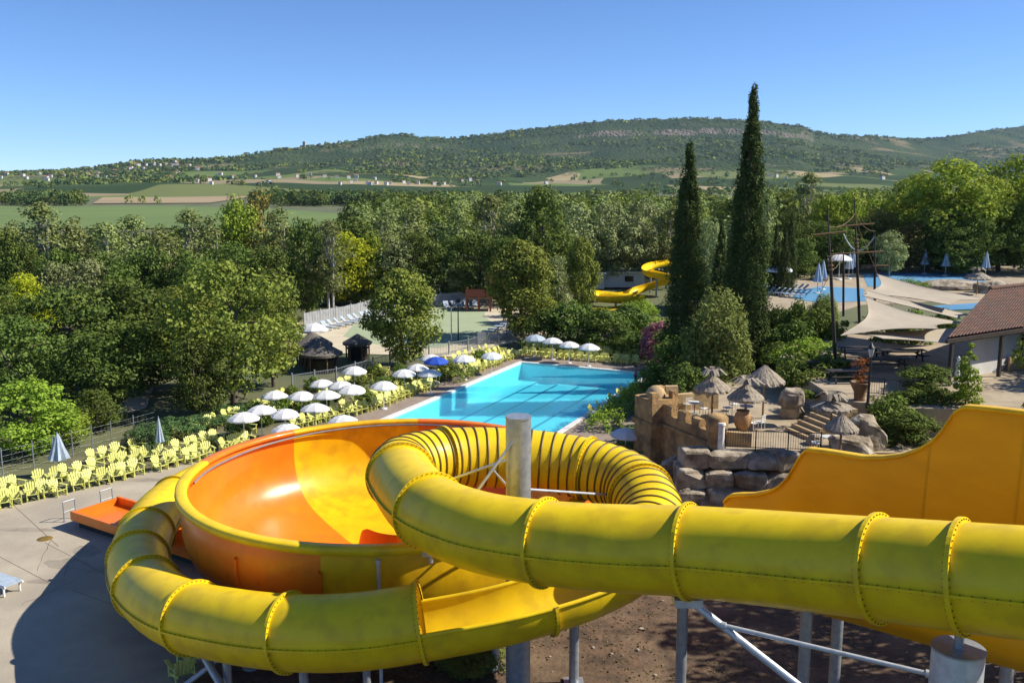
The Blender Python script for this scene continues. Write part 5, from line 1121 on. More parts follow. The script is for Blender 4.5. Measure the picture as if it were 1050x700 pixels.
def panel_fence(name, pix, h, lab, m, gap, pw, solid=True):
    pts = [U(u, v, 0) for u, v in pix]; e_ = empty(name, pts[0], lab, 'fence')
    for a_, b_ in zip(pts[:-1], pts[1:]):
        n_ = max(1, round((b_ - a_).length / gap)); d_ = (b_ - a_).normalized(); an = math.atan2(d_.y, d_.x); st_ = (b_ - a_).length / n_
        for i in range(n_):
            c = a_.lerp(b_, (i + .5) / n_); mb = MB()
            if solid: 
                for q in range(6): mb.box(c + d_ * (st_ * (q - 2.5) / 6) + Vector((0, 0, h / 2 + .05)), (st_ / 6 - .04, .04, h * random.uniform(.9, 1.0)), rz=an)
                mb.box(c + Vector((0, 0, h * .3)), (st_, .07, .08), rz=an); mb.box(c + Vector((0, 0, h * .8)), (st_, .07, .08), rz=an)
            else:
                for q in range(13): mb.box(c + d_ * (st_ * (q - 6) / 13) + Vector((0, 0, h / 2)), (.025, .025, h), rz=an)
                mb.box(c + Vector((0, 0, h)), (st_, .05, .05), rz=an); mb.box(c + Vector((0, 0, .12)), (st_, .04, .04), rz=an)
            mb.build('fence_panel', M[m], e_)
            mb = MB(); q = a_.lerp(b_, i / n_); mb.box(q + Vector((0, 0, h / 2 + .1)), (.12, .12, h + .2), rz=an); mb.build('post', M[m], e_)
panel_fence('slat_fence', [(312, 336), (360, 327), (397, 317), (452, 314), (505, 311)], 1.8, 'tall pale grey slatted fence behind the lagoon beach', 'grey_panel', 2.6, 2.4)
panel_fence('grey_fence', [(300, 399), (345, 392), (400, 376), (440, 367), (480, 360), (520, 347), (566, 336)], 1.2, 'grey barred fence between lagoon and the parasol garden', 'steel', 2.4, 2, False)
def lounger_proto():
    r = empty('sun_lounger', (0, 0, -500)); r['category'] = 'sun lounger'
    mb = MB(); mb.box((.25, 0, .36), (1.3, .62, .06)); mb.build('seat', M['palegrey_cloth'], r, raw=True)
    mb = MB(); mb.box((-.62, 0, .60), (.75, .62, .06), M=Matrix.Rotation(.75, 3, 'Y')); mb.build('backrest', M['palegrey_cloth'], r, raw=True)
    mb = MB()
    for x in (-.3, .8):
        for y in (-.27, .27): mb.box((x, y, .17), (.05, .05, .34))
    for y in (-.3, .3): mb.box((.2, y, .33), (1.5, .05, .05))
    mb.build('frame', M['white'], r, raw=True); return r
lo = lounger_proto(); lu = [False]; k = 0
for row, (pix, n_) in enumerate(((((318, 343), (350, 335), (388, 325), (420, 319)), 15), (((500, 345), (530, 332), (560, 321)), 10), (((508, 350), (540, 338), (568, 328)), 10), (((455, 317), (490, 316)), 5))):
    pts = [U(*q) for q in pix]; L0 = [(b - a).length for a, b in zip(pts[:-1], pts[1:])]
    for i in range(n_):
        s_ = sum(L0) * (i + .5) / n_; j = 0
        while j < len(L0) - 1 and s_ > L0[j]: s_ -= L0[j]; j += 1
        p = pts[j].lerp(pts[j + 1], s_ / L0[j]); d_ = pts[j + 1] - pts[j]
        place(lo, lu, (p.x, p.y, .03), math.atan2(d_.y, d_.x) + (-math.pi / 2 if row in (0, 3) else math.pi / 2) + random.uniform(-.3, .3), 1.15, f"{nth(i + 1)} pale grey lounger from the left {('along the slatted fence', 'on the beach right of the lagoon', 'by the grey fence right of the lagoon', 'beyond the lagoon')[row]}", 'sun loungers at the lagoon')
for i in range(16):
    u, v = 784 + 5.2 * (i % 8) + (i // 8) * 2, 296 + (i // 8) * 6 + (i % 8) * .5
    place(lo, lu, U(u, v, PZ + .03), random.uniform(-.4, .4) + 2.8, 1.1, f"{nth(i % 8 + 1)} pale lounger from the left in the {('rear', 'front')[i // 8]} row left of the upper pool", 'sun loungers at the upper pool')
o = place(lo, lu, U(-3, 603, .02), -.5, 1.3, 'white sun lounger cut by the left edge of the picture', 'sun loungers at the lagoon'); o['group'] = 'sun loungers on the concrete'
def hut(u, v, r, h, lab):
    p = U(u, v, 0); e_ = empty('thatched_hut', p, lab, 'hut', 'thatched huts by the lagoon'); rg = random.Random(int(u)); n = 40
    mb = MB(); rings = [[Vector((p.x + r * q * (1 + rg.uniform(-.03, .05) * (q > .9)) * math.cos(2 * math.pi * i / n), p.y + r * q * math.sin(2 * math.pi * i / n), h + (1 - q) * r * .62 + dz)) for i in range(n)] for q, dz in ((.02, 0), (.4, 0), (.75, 0), (1, 0), (1, -.22), (.85, -.15))]; mb.loft(rings, 0, True, False); mb.build('roof', M['shaded_thatch'], e_)
    mb = MB(); mb.lathe([(r * .7, 0), (r * .7, 1.05), (r * .78, 1.1), (r * .78, 1.18), (.001, 1.18)], p, 16); mb.build('bar_counter', M['dark_wood'], e_)
    for i in range(6): a_ = math.pi / 3 * i; mb = MB(); q = p + Vector((math.cos(a_), math.sin(a_), 0)) * r * .8; mb.cyl(q, q + Vector((0, 0, h)), .08, n=8); mb.build('post', M['wood'], e_)
hut(330, 380, 1.9, 1.7, 'round thatched bar hut left of the lagoon'); hut(321, 372, 1.9, 1.9, 'darker hut roof right behind the thatched bar'); hut(367, 368, 1.4, 1.7, 'dark thatched shelter at the lagoon edge')
place(wp, wu, U(323, 362, .02), 0, 1.3, 'open white parasol behind the thatched hut roof', PG)
# pirate play platform at the lagoon
c = U(497, 318); pl = empty('water_play_tower', c, 'red-brown wooden play structure in the lagoon', 'play structure')
mb = MB(); mb.box(c + Vector((0, 0, 1.8)), (5.0, 3.0, .2)); mb.box(c + Vector((2.0, .5, 3.4)), (2.4, 2.4, .16)); mb.build('platform', M['wood'], pl)
for x in (-2.4, -.8, .8, 2.4):
    for y in (-1.4, 1.4): mb = MB(); mb.cyl(c + Vector((x, y, -.2)), c + Vector((x, y, 4.6 if x > 0 else 3.0)), .12, n=8); mb.build('post', M['red_paint'], pl)
mb = MB(); mb.loft([[c + Vector((2.0 + x * k, .5 + y * k, z)) for x, y in ((-1.6, -1.6), (1.6, -1.6), (1.6, 1.6), (-1.6, 1.6))] for k, z in ((1, 4.6), (.02, 6.0))], 0, True, False); mb.build('roof', M['red_paint'], pl)
mb = MB(); mb.box(c + Vector((-1.2, -1.45, 2.5)), (2.6, .08, 1.0)); mb.box(c + Vector((1.2, -1.45, 2.4)), (2.0, .08, .9)); mb.build('railing', M['red_paint'], pl)
mb = MB(); mb.box(c + Vector((-3.6, -.6, .95)), (2.6, .9, .1), M=Matrix.Rotation(-.62, 3, 'Y')); mb.build('chute', M['foam_white'], pl)
# small lamp posts between lagoon and garden
for u, v, h in ((463, 352, 4.0), (470, 350, 4.2)):
    p = U(u, v); e_ = empty('lamp_post', p, 'slim lamp post at the lagoon, left one' if u == 463 else 'slim lamp post at the lagoon, right one', 'lamp post', 'lagoon lamp posts'); mb = MB(); mb.cyl(p, p + Vector((0, 0, h)), .07, .05, 8); mb.build('pole', M['steel'] if u == 463 else M['black'], e_); mb = MB(); mb.lathe([(.05, h), (.25, h + .1), (.28, h + .3), (.02, h + .5)], p, 10); mb.build('lantern', M['black'], e_)
p = U(494, 357); sg = empty('notice_board', p, 'small white notice board on the grey fence', 'sign'); mb = MB(); mb.box(p + Vector((0, -.1, 1.3)), (.9, .05, .8)); mb.build('panel', M['white'], sg); mb = MB(); mb.cyl(p, p + Vector((0, 0, 1.2)), .04, n=6); mb.build('post', M['steel'], sg)
# wire mesh fence behind the chairs at the left
fp = [U(-30, 497), U(35, 480), U(75, 468), U(115, 458), U(160, 445)]; mf = empty('wire_fence', fp[0], 'thin green wire fence behind the left chair rows', 'fence')
mb = MB()
for a_, b_ in zip(fp[:-1], fp[1:]):
    for q in range(5): mb.cyl(a_ + Vector((0, 0, .2 + .34 * q)), b_ + Vector((0, 0, .2 + .34 * q)), .005, n=3)
    n_ = int((b_ - a_).length / .6)
    for q in range(n_): p = a_.lerp(b_, q / n_); mb.cyl(p, p + Vector((0, 0, 1.6)), .004, n=3)
mb.build('wire_mesh', M['steel'], mf)
for a_, b_ in zip(fp[:-1], fp[1:]):
    for q in (0, .5): p = a_.lerp(b_, q); mb = MB(); mb.cyl(p, p + Vector((0, 0, 1.75)), .035, n=8); mb.build('post', M['steel'], mf)
# starting blocks, pool ladder
for i in range(3):
    p = PQ(PWID + .75, 11 + 3.0 * i, .03); sb = empty('starting_block', p, f'{nth(i + 1)} small white block from the far end on the right pool edge', 'starting block', 'white blocks on the right pool edge', math.atan2(PW.y, PW.x))
    mb = MB(); mb.box((0, 0, .4), (.6, .6, .07), M=Matrix.Rotation(.1, 3, 'Y')); mb.build('step', M['white'], sb, raw=True); mb = MB(); mb.box((.05, 0, .19), (.35, .4, .36)); mb.build('base', M['foam_white'], sb, raw=True)
# swimmer standing at the right pool edge, arms out
def person(loc, rz, lab):
    e_ = empty('person', loc, lab, 'person', None, rz)
    J = {'pel': (0, 0, .94), 'sp': (0, .0, 1.15), 'ch': (.0, 0, 1.36), 'nk': (.01, 0, 1.50), 'hd': (.02, 0, 1.60), 'top': (.02, 0, 1.74)}
    E = [('pel', 'sp'), ('sp', 'ch'), ('ch', 'nk'), ('nk', 'hd'), ('hd', 'top')]; R = {'pel': .14, 'sp': .125, 'ch': .145, 'nk': .055, 'hd': .085, 'top': .075}
    for s_, n_ in ((1, 'l'), (-1, 'r')):
        J.update({n_ + 'sh': (0, s_ * .18, 1.42), n_ + 'el': (.05, s_ * .44, 1.36), n_ + 'wr': (.12, s_ * .66, 1.46), n_ + 'ha': (.14, s_ * .75, 1.49), n_ + 'hip': (0, s_ * .09, .88), n_ + 'kn': (.03, s_ * .11, .48), n_ + 'an': (0, s_ * .12, .08), n_ + 'to': (.16, s_ * .13, .03)})
        R.update({n_ + 'sh': .065, n_ + 'el': .045, n_ + 'wr': .033, n_ + 'ha': .04, n_ + 'hip': .095, n_ + 'kn': .06, n_ + 'an': .042, n_ + 'to': .035})
        E += [('ch', n_ + 'sh'), (n_ + 'sh', n_ + 'el'), (n_ + 'el', n_ + 'wr'), (n_ + 'wr', n_ + 'ha'), ('pel', n_ + 'hip'), (n_ + 'hip', n_ + 'kn'), (n_ + 'kn', n_ + 'an'), (n_ + 'an', n_ + 'to')]
        for q in range(5):                             # fingers and thumb
            f1 = f'{n_}f{q}'; an = (-.04 + .022 * q); J[f1] = (.16 + (.06 if q == 4 else 0), s_ * (.83 - (.06 if q == 4 else abs(q - 1.5) * .012)), 1.49 + an); R[f1] = .010; E.append((n_ + 'ha', f1))
    ks = list(J); me = bpy.data.meshes.new('body'); me.from_pydata([J[k] for k in ks], [(ks.index(a), ks.index(b)) for a, b in E], [])
    o = bpy.data.objects.new('body', me); COL.objects.link(o); o.parent = e_; me.materials.append(M['skin'])
    md = o.modifiers.new('skin', 'SKIN'); pass
    for i, k in enumerate(ks): me.skin_vertices[0].data[i].radius = (R[k], R[k]); me.skin_vertices[0].data[i].use_root = (k == 'pel')
    sd = o.modifiers.new('sub', 'SUBSURF'); sd.levels = 1; sd.render_levels = 1
    mb = MB(); mb.lathe([(.15, .98), (.165, .9), (.18, .78), (.10, .77)], (0, 0, 0), 16); 
    for s_ in (1, -1): mb.cyl((0, s_ * .09, .85), (.02, s_ * .105, .60), .115, .10, 12)
    mb.build('swim_shorts', M['shorts'], e_, raw=True)
    mb = MB(); mb.lathe([(.095, 1.66), (.10, 1.72), (.07, 1.79), (.001, 1.81)], (.01, 0, 0), 14); mb.build('hair', M['hair'], e_, raw=True)
    return e_
person(PQ(PWID + .5, 5.6, .09), math.atan2(-PW.y, -PW.x) + .3, 'bather in dark red shorts with arms outspread at the right pool edge')
# ------------------------------------------------------------------ trees and shrubs
R1 = 'dense trees left of the chairs'; R2 = 'tall trees before the green field'; R3 = 'trees between lagoon and far slide'; R4 = 'trees behind the upper pool'; R5 = 'shrubs beyond the far pool end'; R6 = 'hedge shrubs behind the left chairs'
for k, u, vt, wp_, Y in (('oak', 62, 292, 125, 74), ('oak2', 122, 284, 112, 80), ('oak', 8, 322, 110, 67), ('oak2', 92, 338, 96, 66), ('oak2', 140, 326, 92, 74), ('oak', 160, 296, 84, 86), ('oak2', -45, 300, 120, 72), ('oak', -20, 285, 90, 88),
        ('lime', 26, 281, 62, 95), ('silver', 88, 264, 66, 100), ('bright', 28, 386, 100, 57), ('oak', -50, 380, 120, 58), ('plane', 232, 263, 152, 70), ('plane2', 188, 292, 92, 76), ('plane2', 276, 292, 80, 77), ('oak2', 96, 398, 64, 63), ('oak', 200, 345, 70, 66), ('silver', 55, 268, 50, 104), ('oak', 120, 268, 70, 102), ('oak', 205, 262, 70, 98), ('bright', 60, 415, 70, 59)):
    tree(R1, k, u, vt, wp_, Y)
for k, u, vt, wp_, Y in (('oak2', 2, 234, 74, 114), ('poplar', 40, 207, 76, 112), ('poplar2', 78, 222, 62, 114), ('poplar', 106, 227, 66, 109), ('poplar', 137, 220, 70, 113), ('poplar2', 166, 230, 54, 108), ('poplar', 192, 214, 62, 118), ('poplar2', 216, 222, 54, 113), ('bright', 240, 199, 70, 122), ('olive', 262, 194, 72, 126), ('poplar2', 287, 212, 60, 120), ('oak2', 312, 222, 58, 117), ('poplar', 336, 225, 54, 115), ('oak', -30, 236, 80, 118), ('poplar', -55, 215, 70, 122), ('oak', 20, 248, 70, 108), ('oak', 65, 254, 76, 107), ('oak2', 105, 256, 70, 104), ('oak', 150, 252, 76, 106), ('oak2', 190, 256, 70, 104), ('oak', 235, 246, 76, 108), ('oak2', 275, 250, 64, 107), ('poplar2', 15, 226, 50, 120), ('oak', 165, 244, 70, 125), ('oak', 260, 236, 60, 132)):
    tree(R2, k, u, vt, wp_, Y)
for k, u, vt, wp_, Y in (('oak2', 318, 266, 58, 106), ('oak', 296, 280, 50, 98), ('lime', 353, 238, 62, 113), ('lime', 374, 252, 46, 112), ('oak2', 345, 282, 46, 110), ('silver', 336, 272, 44, 112), ('poplar2', 394, 212, 46, 136), ('poplar2', 421, 205, 52, 142), ('silver', 405, 244, 56, 126), ('oak2', 440, 247, 56, 114), ('silver', 464, 256, 38, 119), ('oak', 425, 236, 60, 132), ('poplar2', 470, 211, 58, 142), ('poplar', 500, 199, 58, 146), ('poplar2', 524, 212, 52, 142), ('oak2', 556, 188, 84, 139), ('silver', 590, 206, 62, 151), ('silver', 626, 205, 62, 152), ('silver', 662, 204, 62, 153), ('poplar', 690, 211, 54, 152), ('dense', 536, 246, 84, 102), ('dense', 598, 243, 40, 114), ('silver', 572, 262, 42, 119), ('plane2', 641, 232, 60, 160), ('plane', 668, 240, 56, 162), ('bright', 620, 246, 40, 158), ('oak', 490, 236, 70, 132), ('oak', 605, 226, 66, 158), ('oak2', 650, 222, 60, 166), ('oak', 520, 240, 60, 130), ('oak', 465, 240, 56, 134), ('bright', 380, 236, 46, 132), ('oak', 690, 232, 60, 160), ('oak', 575, 236, 56, 145), ('oak2', 365, 268, 46, 118), ('oak', 390, 262, 50, 120), ('bright', 400, 283, 30, 122), ('oak2', 560, 280, 40, 112)):
    Y = max(Y, 127 + .01 * u) if 285 < u < 510 else Y
    tree(R3, k, u, vt, wp_, Y)
tree('', 'dense', 411, 275, 88, 86, label='big dark round plane tree standing alone between lagoon and lime chairs', group='trees round the pool')
for k, u, vt, wp_, Y in (('silver', 728, 222, 44, 122), ('poplar', 788, 198, 44, 128), ('poplar', 829, 176, 46, 168), ('bright', 850, 198, 52, 152), ('bright', 870, 194, 54, 154), ('oak', 838, 226, 60, 142), ('oak2', 880, 222, 62, 140), ('olive', 906, 214, 70, 142), ('bigplane', 926, 198, 66, 154), ('olive', 934, 226, 54, 137), ('bigplane', 972, 163, 122, 142), ('bigplane', 1008, 180, 84, 146), ('bigplane', 1046, 158, 92, 152), ('oak', 1030, 206, 84, 139), ('oak2', 956, 212, 60, 137), ('bigplane', 1085, 175, 100, 140), ('oak', 1000, 222, 70, 135), ('silver', 760, 215, 44, 124), ('oak', 810, 215, 50, 138), ('bright', 900, 200, 50, 160), ('oak', 860, 232, 60, 136), ('silver', 915, 236, 40, 132), ('bigplane', 945, 178, 70, 156), ('oak', 1060, 225, 70, 134), ('oak2', 985, 232, 60, 133), ('oak', 715, 235, 50, 128), ('oak', 775, 238, 60, 122), ('oak2', 820, 244, 44, 130)):
    tree(R4, k, u, vt, wp_, Y)
for k, u, vt, wp_, Y in (('darkshrub', 560, 318, 62, 97), ('darkshrub', 590, 310, 80, 96), ('darkshrub', 622, 316, 72, 94), ('darkshrub', 645, 312, 60, 98), ('bright', 657, 306, 56, 104), ('flower', 674, 329, 42, 87), ('darkshrub', 662, 338, 50, 90), ('silver', 548, 300, 36, 104), ('darkshrub', 700, 330, 60, 84), ('darkshrub', 640, 345, 44, 92)):
    tree(R5, k, u, vt, wp_, Y)
tree('', 'oak2', 699, 344, 84, 70, label='dark bushy tree leaning over the right end of the pool', group='trees round the pool')
tree('', 'darkshrub', 672, 374, 36, 72, label='dark shrub overhanging the far right pool corner', group='trees round the pool')
tree('', 'feather', 738, 301, 92, 68, label='large rounded feathery grey-green bush in front of the tall cypresses', group='shrubs beside the castle terrace')
tree('', 'cypress', 774, 77, 52, 75, label='tallest dark cypress, rising above the hills', group='cypresses right of the pool')
tree('', 'cypress', 708, 137, 46, 77, label='second tallest dark cypress, left of the tallest one', group='cypresses right of the pool')
tree('', 'cypress2', 741, 222, 32, 82, label='shorter cypress between the two tallest ones', group='cypresses right of the pool')
for i, (u, vt, wp_, Y) in enumerate(((797, 226, 15, 110), (806, 232, 14, 109), (813, 214, 15, 112))):
    tree('', 'cypress2', u, vt, wp_, Y, label=('leftmost of three slim cypresses by the upper pool', 'middle and shortest of three slim cypresses by the upper pool', 'rightmost of three slim cypresses by the upper pool')[i], group='slim cypresses by the upper pool')
for u, vt, wp_, Y in ((150, 434, 52, 58.5), (182, 428, 58, 61), (212, 424, 50, 63.5), (238, 414, 46, 67)): tree(R6, 'juniper', u, vt, wp_, Y)
for k, u, vt, wp_, Y, z, lab in (('darkshrub', 812, 328, 62, 74, None, 'dark shrub behind the tallest ship mast foot'), ('shrub', 842, 318, 56, 76, None, 'tall green shrub between the first two ship masts'), ('bright', 830, 346, 78, 65, 3.2, 'sunlit leafy bush left of the tallest mast'), ('shrub', 830, 380, 44, 60, 3.6, 'round light green bush above the big square boulder'), ('shrub', 850, 364, 62, 61.5, 3.4, 'green bush with silvery sprays beside the picnic tables'), ('shrub', 826, 401, 30, 57, 3.6, 'small yellowish bush on top of the stacked boulders'),
        ('shrub', 818, 366, 54, 62, 2.8, 'leafy bush above the stacked boulders, left of the sunlit one'), ('darkshrub', 800, 352, 56, 70, 2.4, 'dark shrub between the cypress foot and the sunlit bush'), ('shrub', 868, 384, 30, 59.5, 3.8, 'small bush beside the first picnic table'), ('darkshrub', 948, 374, 64, 56, TZ2, 'dark glossy shrub right of the lamp post'), ('darkshrub', 930, 398, 72, 53.2, 2.8, 'dark shrub just above the tall part of the amber wall'), ('shrub', 916, 406, 60, 51.5, 2.8, 'light green bush in front of the dark glossy shrub'), ('darkshrub', 963, 396, 66, 53, 2.8, 'shady shrub below the white statue'), ('darkshrub', 938, 422, 74, 49.8, 2.8, 'shady shrub hugging the step of the amber wall'), ('darkshrub', 905, 448, 46, 49.5, 2.8, 'shady shrub right of the tall boulder'), ('slender', 996, 350, 34, 52, 3.8, 'slender upright sapling before the house corner'),
        ('darkshrub', 905, 312, 44, 88, 1.5, 'dark shrub glimpsed behind the rear shade sail'), ('shrub', 938, 316, 50, 86, 1.5, 'green shrub glimpsed between the rear shade sails'), ('darkshrub', 968, 318, 46, 82, 2.0, 'dark shrub glimpsed beside the house roof and sails'), ('shrub', 925, 330, 60, 74, 3.0, 'green shrub below the narrow shade sail strip'), ('darkshrub', 890, 334, 40, 79, 2.4, 'dark shrub at the foot of the tall bound mast'), ('shrub', 820, 308, 44, 80, None, 'green shrub screening the left end of the upper pool'), ('feather', 846, 302, 40, 81, None, 'pale feathery shrub screening the upper pool by the masts'), ('darkshrub', 800, 314, 44, 84, None, 'dark shrub left of the thatched parasol among bushes'), ('feather', 480, 658, 96, 31, 0, 'grey-green feathery shrub at the foot of the steel pole'), ('oak', 780, 350, 50, 80, None, 'dark tree shading the back of the castle terrace'), ('darkshrub', 752, 368, 50, 68, TZ, 'dark shrub behind the tufted thatched parasols'), ('darkshrub', 705, 374, 60, 63, 1.5, 'dark shrub behind the castle tower')):
    tree('', k, u, vt, wp_, Y, z, label=lab, group='shrubs beside the castle terrace')
rs_ = ((243, 446, 28), (272, 436, 30), (290, 424, 26), (312, 424, 30), (330, 420, 26), (345, 412, 26), (372, 414, 30), (392, 402, 26), (368, 398, 24), (408, 398, 30), (424, 392, 26), (440, 391, 26), (262, 428, 26), (300, 412, 22), (458, 384, 24), (322, 402, 22), (385, 388, 22), (492, 372, 18), (410, 388, 20))
for u, v, wp_ in rs_:
    p = U(u, v); t = proj(p)[2]; o = plant('shrub', p.x, p.y, 1.35, wp_ * t / F, 0); ROWS.setdefault(('parasols left of the pool', 'shrub'), []).append((u, o)); o['group'] = 'shrubs among the parasols'

for i, (x, y, h, w_) in enumerate(((27, 33, 17.5, 13), (28.5, 41, 17, 12), (26, 25.5, 16, 10))):  # out-of-view plane trees, added to shade the earth under the slides
    o = plant('plane', x, y, h, w_, g(x, y)); o['label'] = ('added unseen plane tree right of the amber slide, middle one', 'added unseen plane tree right of the amber slide, farthest one', 'added unseen plane tree right of the amber slide, nearest one')[i]; o['group'] = 'added unseen trees shading the slides'
for i, (x, y, h, w_) in enumerate(((44, 57.5, 15, 11), (49, 62, 17, 13), (42, 50.5, 12, 8))):  # out-of-view plane trees, added so the house front falls in shade
    o = plant('plane2', x, y, h, w_, g(x, y)); o['label'] = ('added unseen plane tree beside the house, shading its front', 'added unseen plane tree behind the house, shading its roof', 'added unseen smaller plane tree shading the house end')[i]; o['group'] = 'added unseen trees shading the house'
# ------------------------------------------------------------------ far woods (nobody could count them)
def woods(name, spots, lm, seed):
    rg = np.random.default_rng(seed); Ps = []; Ns = []; Ts = []; Ss = []
    for x, y, z, h, w_, n in spots:
        d = rg.normal(size=(n, 3)); d[:, 2] = d[:, 2] * .9 + .25; d /= np.linalg.norm(d, axis=1, keepdims=True)
        lob = 1 + .22 * np.sin(3 * np.arctan2(d[:, 1], d[:, 0]) + rg.uniform(0, 6)) * np.cos(4 * d[:, 2] + rg.uniform(0, 6))
        rad = rg.uniform(.72, 1, n) * lob
        P = np.stack([x + d[:, 0] * rad * w_ / 2, y + d[:, 1] * rad * w_ / 2, z + h * .52 + d[:, 2] * rad * h * .5], 1)
        Nn = d + rg.normal(size=d.shape) * .4; Nn /= np.linalg.norm(Nn, axis=1, keepdims=True); Ps.append(P); Ns.append(Nn); Ts.append(np.clip(rg.uniform(0, 1) + rg.normal(size=n) * .1, 0, 1)); Ss.append(np.full(n, math.sqrt(h * w_ / n) * 1.75))
    me = leaves_mesh(name, np.concatenate(Ps), np.concatenate(Ns), np.concatenate(Ss), np.concatenate(Ts), LM[lm], .85, seed); o = bpy.data.objects.new(name, me); COL.objects.link(o); return tag(o, kind='stuff')
def hz(x, y):
    return max(g(x, y), hill_z(525 + x / y * F, y)) if y > 1300 else g(x, y)
rg = random.Random(11); A = {'oak': [], 'poplar': [], 'plane': [], 'juniper': []}
def put(u, Y, h, w_, n, kinds=('oak', 'oak', 'plane', 'poplar')):
    x = (u - 525) / F * Y; A[rg.choice(kinds)].append((x, Y, hz(x, Y) - .3, h, w_, n))
for _ in range(260): put(rg.uniform(-230, 395), rg.uniform(140, 215), rg.uniform(5, 8.5), rg.uniform(6, 9), 460)
for _ in range(480): put(rg.uniform(360, 1300), rg.uniform(172, 300), rg.uniform(8, 13), rg.uniform(6, 10), 520)
for _ in range(800): put(rg.uniform(392, 1400), rg.uniform(300, 640), rg.uniform(8, 12.5), rg.uniform(8, 13), 190)
for _ in range(170): put(rg.uniform(-260, 92), rg.uniform(700, 790), rg.uniform(8, 12), rg.uniform(9, 14), 120, ('oak', 'juniper'))
for _ in range(150): put(rg.uniform(262, 470), rg.uniform(690, 800), rg.uniform(8, 13), rg.uniform(9, 15), 120, ('oak', 'juniper'))
for u, n in ((150, 3), (137, 3), (165, 4)): put(u, 800, 7, 8, 40)
for _ in range(2600):
    Y = 820 * (2600 / 820) ** rg.random(); u = rg.uniform(-260, 1350); x = (u - 525) / F * Y
    if fbm(x / 150, Y / 260) + .25 * math.sin(Y / 70) < .05: continue
    if any(a < u < b and y0 < Y < y1 for a, b, y0, y1 in ((90, 268, 780, 1500), (290, 425, 1000, 1700), (655, 885, 780, 1300), (440, 600, 990, 1700))): continue
    put(u, Y, rg.uniform(6, 11), rg.uniform(9, 18), 26, ('oak', 'juniper', 'oak', 'plane'))
for _ in range(9000):                                 # woods on the hill slopes and along the skyline
    u = rg.uniform(-120, 1200); r = interp(RDI, u); k = rg.random(); Y = r * (rg.uniform(.975, 1.0) if k < .12 else rg.uniform(.60, .97)); x = (u - 525) / F * Y
    if abs((Y / r - .36) / .64 - .888) < .022: continue
    if k >= .12 and fbm(x / 260 + 3, Y / 340) < -.15: continue
    w_ = rg.uniform(12, 26); h = rg.uniform(9, 14); A[rg.choice(('oak', 'oak', 'juniper', 'plane'))].append((x, Y, hz(x, Y) - 3.5, h, w_, 12))
for k_, L in A.items(): woods('distant_woods', L, k_, 50 + len(k_))
# far village houses
def hill_point(u, v):
    d = ray(u, v); Y = 900.0
    while Y < 6000:
        x = d.x / d.y * Y
        if H + d.z / d.y * Y <= hz(x, Y): return Vector((x, Y, hz(x, Y)))
        Y += 12
    return None
spots = [(7, 180), (24, 181), (42, 179), (52, 182), (66, 181), (78, 183), (88, 181), (97, 180), (109, 182.5), (121, 178), (118, 184), (135, 173), (142, 171), (150, 170), (157, 169), (164, 170), (171, 169.5), (178, 171), (186, 172), (194, 171), (203, 187), (215, 186), (226, 180), (240, 183), (262, 182), (285, 181), (305, 182), (318, 180), (333, 182), (345, 183), (360, 188), (378, 190), (386, 189), (396, 190), (414, 188), (428, 189), (446, 190), (462, 189.5), (474, 187), (482, 186), (490, 187.5), (512, 190), (560, 189), (788, 181), (796, 182), (806, 184), (905, 184), (1010, 178)] + [(random.uniform(0, 215), random.uniform(176, 186)) for _ in range(22)] + [(random.uniform(128, 210), random.uniform(167, 176)) for _ in range(12)] + [(random.uniform(215, 520), random.uniform(182, 191)) for _ in range(14)]
M['far_roof'] = mat('far_clay_roof', (0.36, 0.17, 0.10), 0.9)
k = 0
for u, v in sorted(spots):
    p = hill_point(u, v)
    if p is None: continue
    k += 1; s_ = p.y / 2200 * random.uniform(.5, .75); rz = random.uniform(-.7, .7); mb = MB(); lx, ly, hh = 12 * s_ * random.uniform(.8, 1.3), 8 * s_, 5.2 * s_; z0 = p.z + 2.5; R_ = Matrix.Rotation(rz, 3, 'Z')
    mb.box((p.x, p.y, z0 + hh / 2 - 4), (lx, ly, hh + 8), rz=rz)
    c = [Vector((p.x, p.y, z0)) + R_ @ Vector(q) for q in ((-lx * .54, -ly * .56, hh), (lx * .54, -ly * .56, hh), (lx * .54, ly * .56, hh), (-lx * .54, ly * .56, hh), (-lx * .54, 0, hh + ly * .26), (lx * .54, 0, hh + ly * .26))]
    mb.add(c, [(0, 1, 5, 4), (2, 3, 4, 5), (0, 4, 3), (1, 2, 5), (3, 2, 1, 0)], 1)
    tag(mb.build('village_house', [M['wall_white'], M['far_roof']]), f'{nth(k)} tiny pale house from the left in the far village below the hills', 'house', 'far village houses')
p = hill_point(312, 152.5)
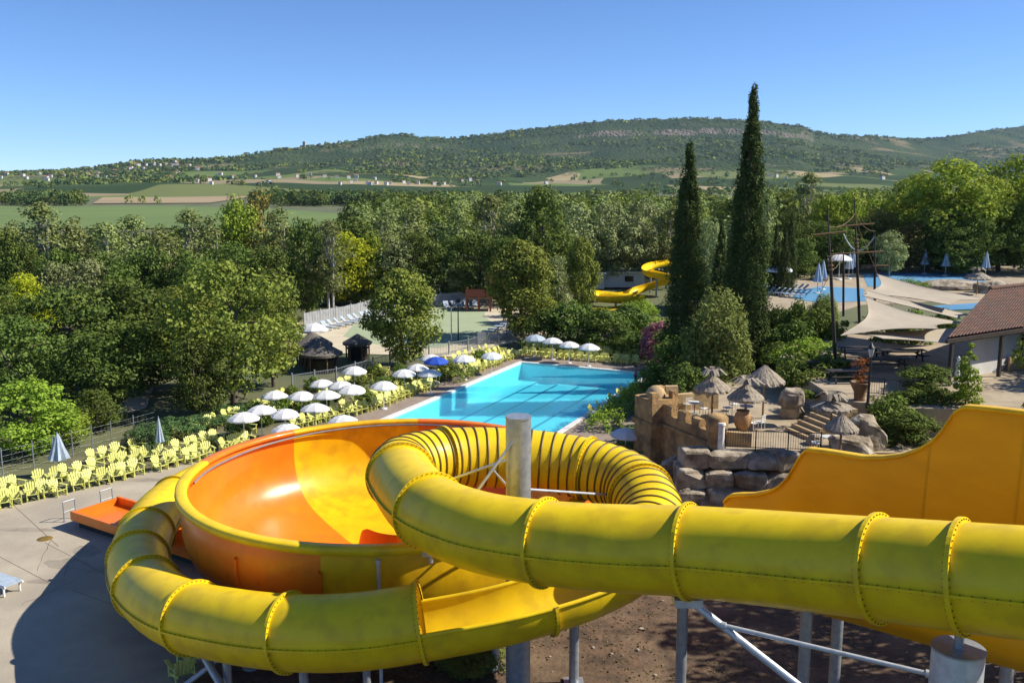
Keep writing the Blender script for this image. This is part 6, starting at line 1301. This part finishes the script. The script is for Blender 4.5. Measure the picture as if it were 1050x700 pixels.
if p:
    mb = MB(); mb.box((p.x, p.y, p.z + 10), (9, 9, 30)); mb.box((p.x - 8, p.y, p.z + 4), (10, 8, 14)); tag(mb.build('ruined_tower', M['castle_light']), 'tiny old stone tower on the far left ridge', 'tower')

# leaf litter, stones and dry tufts on the bare earth under the slides
rgn = np.random.default_rng(91); P = []; Nn = []; Sz = []
while len(P) < 7000:
    x, y = rgn.uniform(-8, 20), rgn.uniform(22, 48)
    if fbm(x / 2.2, y / 2.2) + rgn.uniform(-.6, .6) < .1: continue
    P.append((x, y, .03)); q = rgn.normal(size=3) * .5 + np.array([0, 0, 1]); Nn.append(q / np.linalg.norm(q)); Sz.append(rgn.uniform(.05, .15))
M['litter'] = leaf_mat('dry_leaves', (0.22, 0.15, 0.07), (0.07, 0.07, 0.025), 0.1)
me = leaves_mesh('leaf_litter', np.array(P), np.array(Nn), np.array(Sz), rgn.uniform(0, 1, len(P)), M['litter'], .7, 5); o = bpy.data.objects.new('leaf_litter', me); COL.objects.link(o); tag(o, kind='stuff')
mb = MB()
for i in range(150):
    x, y = rgn.uniform(-8, 18), rgn.uniform(22, 48); r = rgn.uniform(.03, .11); mb.blob((x, y, r * .3), (r, r * .8, r * .6), 500 + i, .2, 5, 8, sq=.8)
tag(mb.build('gravel', M['rock']), kind='stuff')
# ------------------------------------------------------------------ air
hm = bpy.data.materials.new('thin_air'); n, N, L = nodes_of(hm); N.remove(N['Principled BSDF'])
pv = N.new('ShaderNodeVolumePrincipled'); pv.inputs['Color'].default_value = (0.58, 0.77, 1.0, 1); pv.inputs['Density'].default_value = 0.00003; pv.inputs['Anisotropy'].default_value = 0.1
L.new(pv.outputs[0], N['Material Output'].inputs['Volume'])
mb = MB(); mb.box((0, 4000, 240), (15000, 9400, 488)); hz_ = tag(mb.build('haze', hm), kind='stuff')
# ------------------------------------------------------------------ finish
label_rows()
for root, used, _, _ in PROTO.values():
    if not used[0]:
        for ch in list(root.children): bpy.data.objects.remove(ch)
        bpy.data.objects.remove(root)
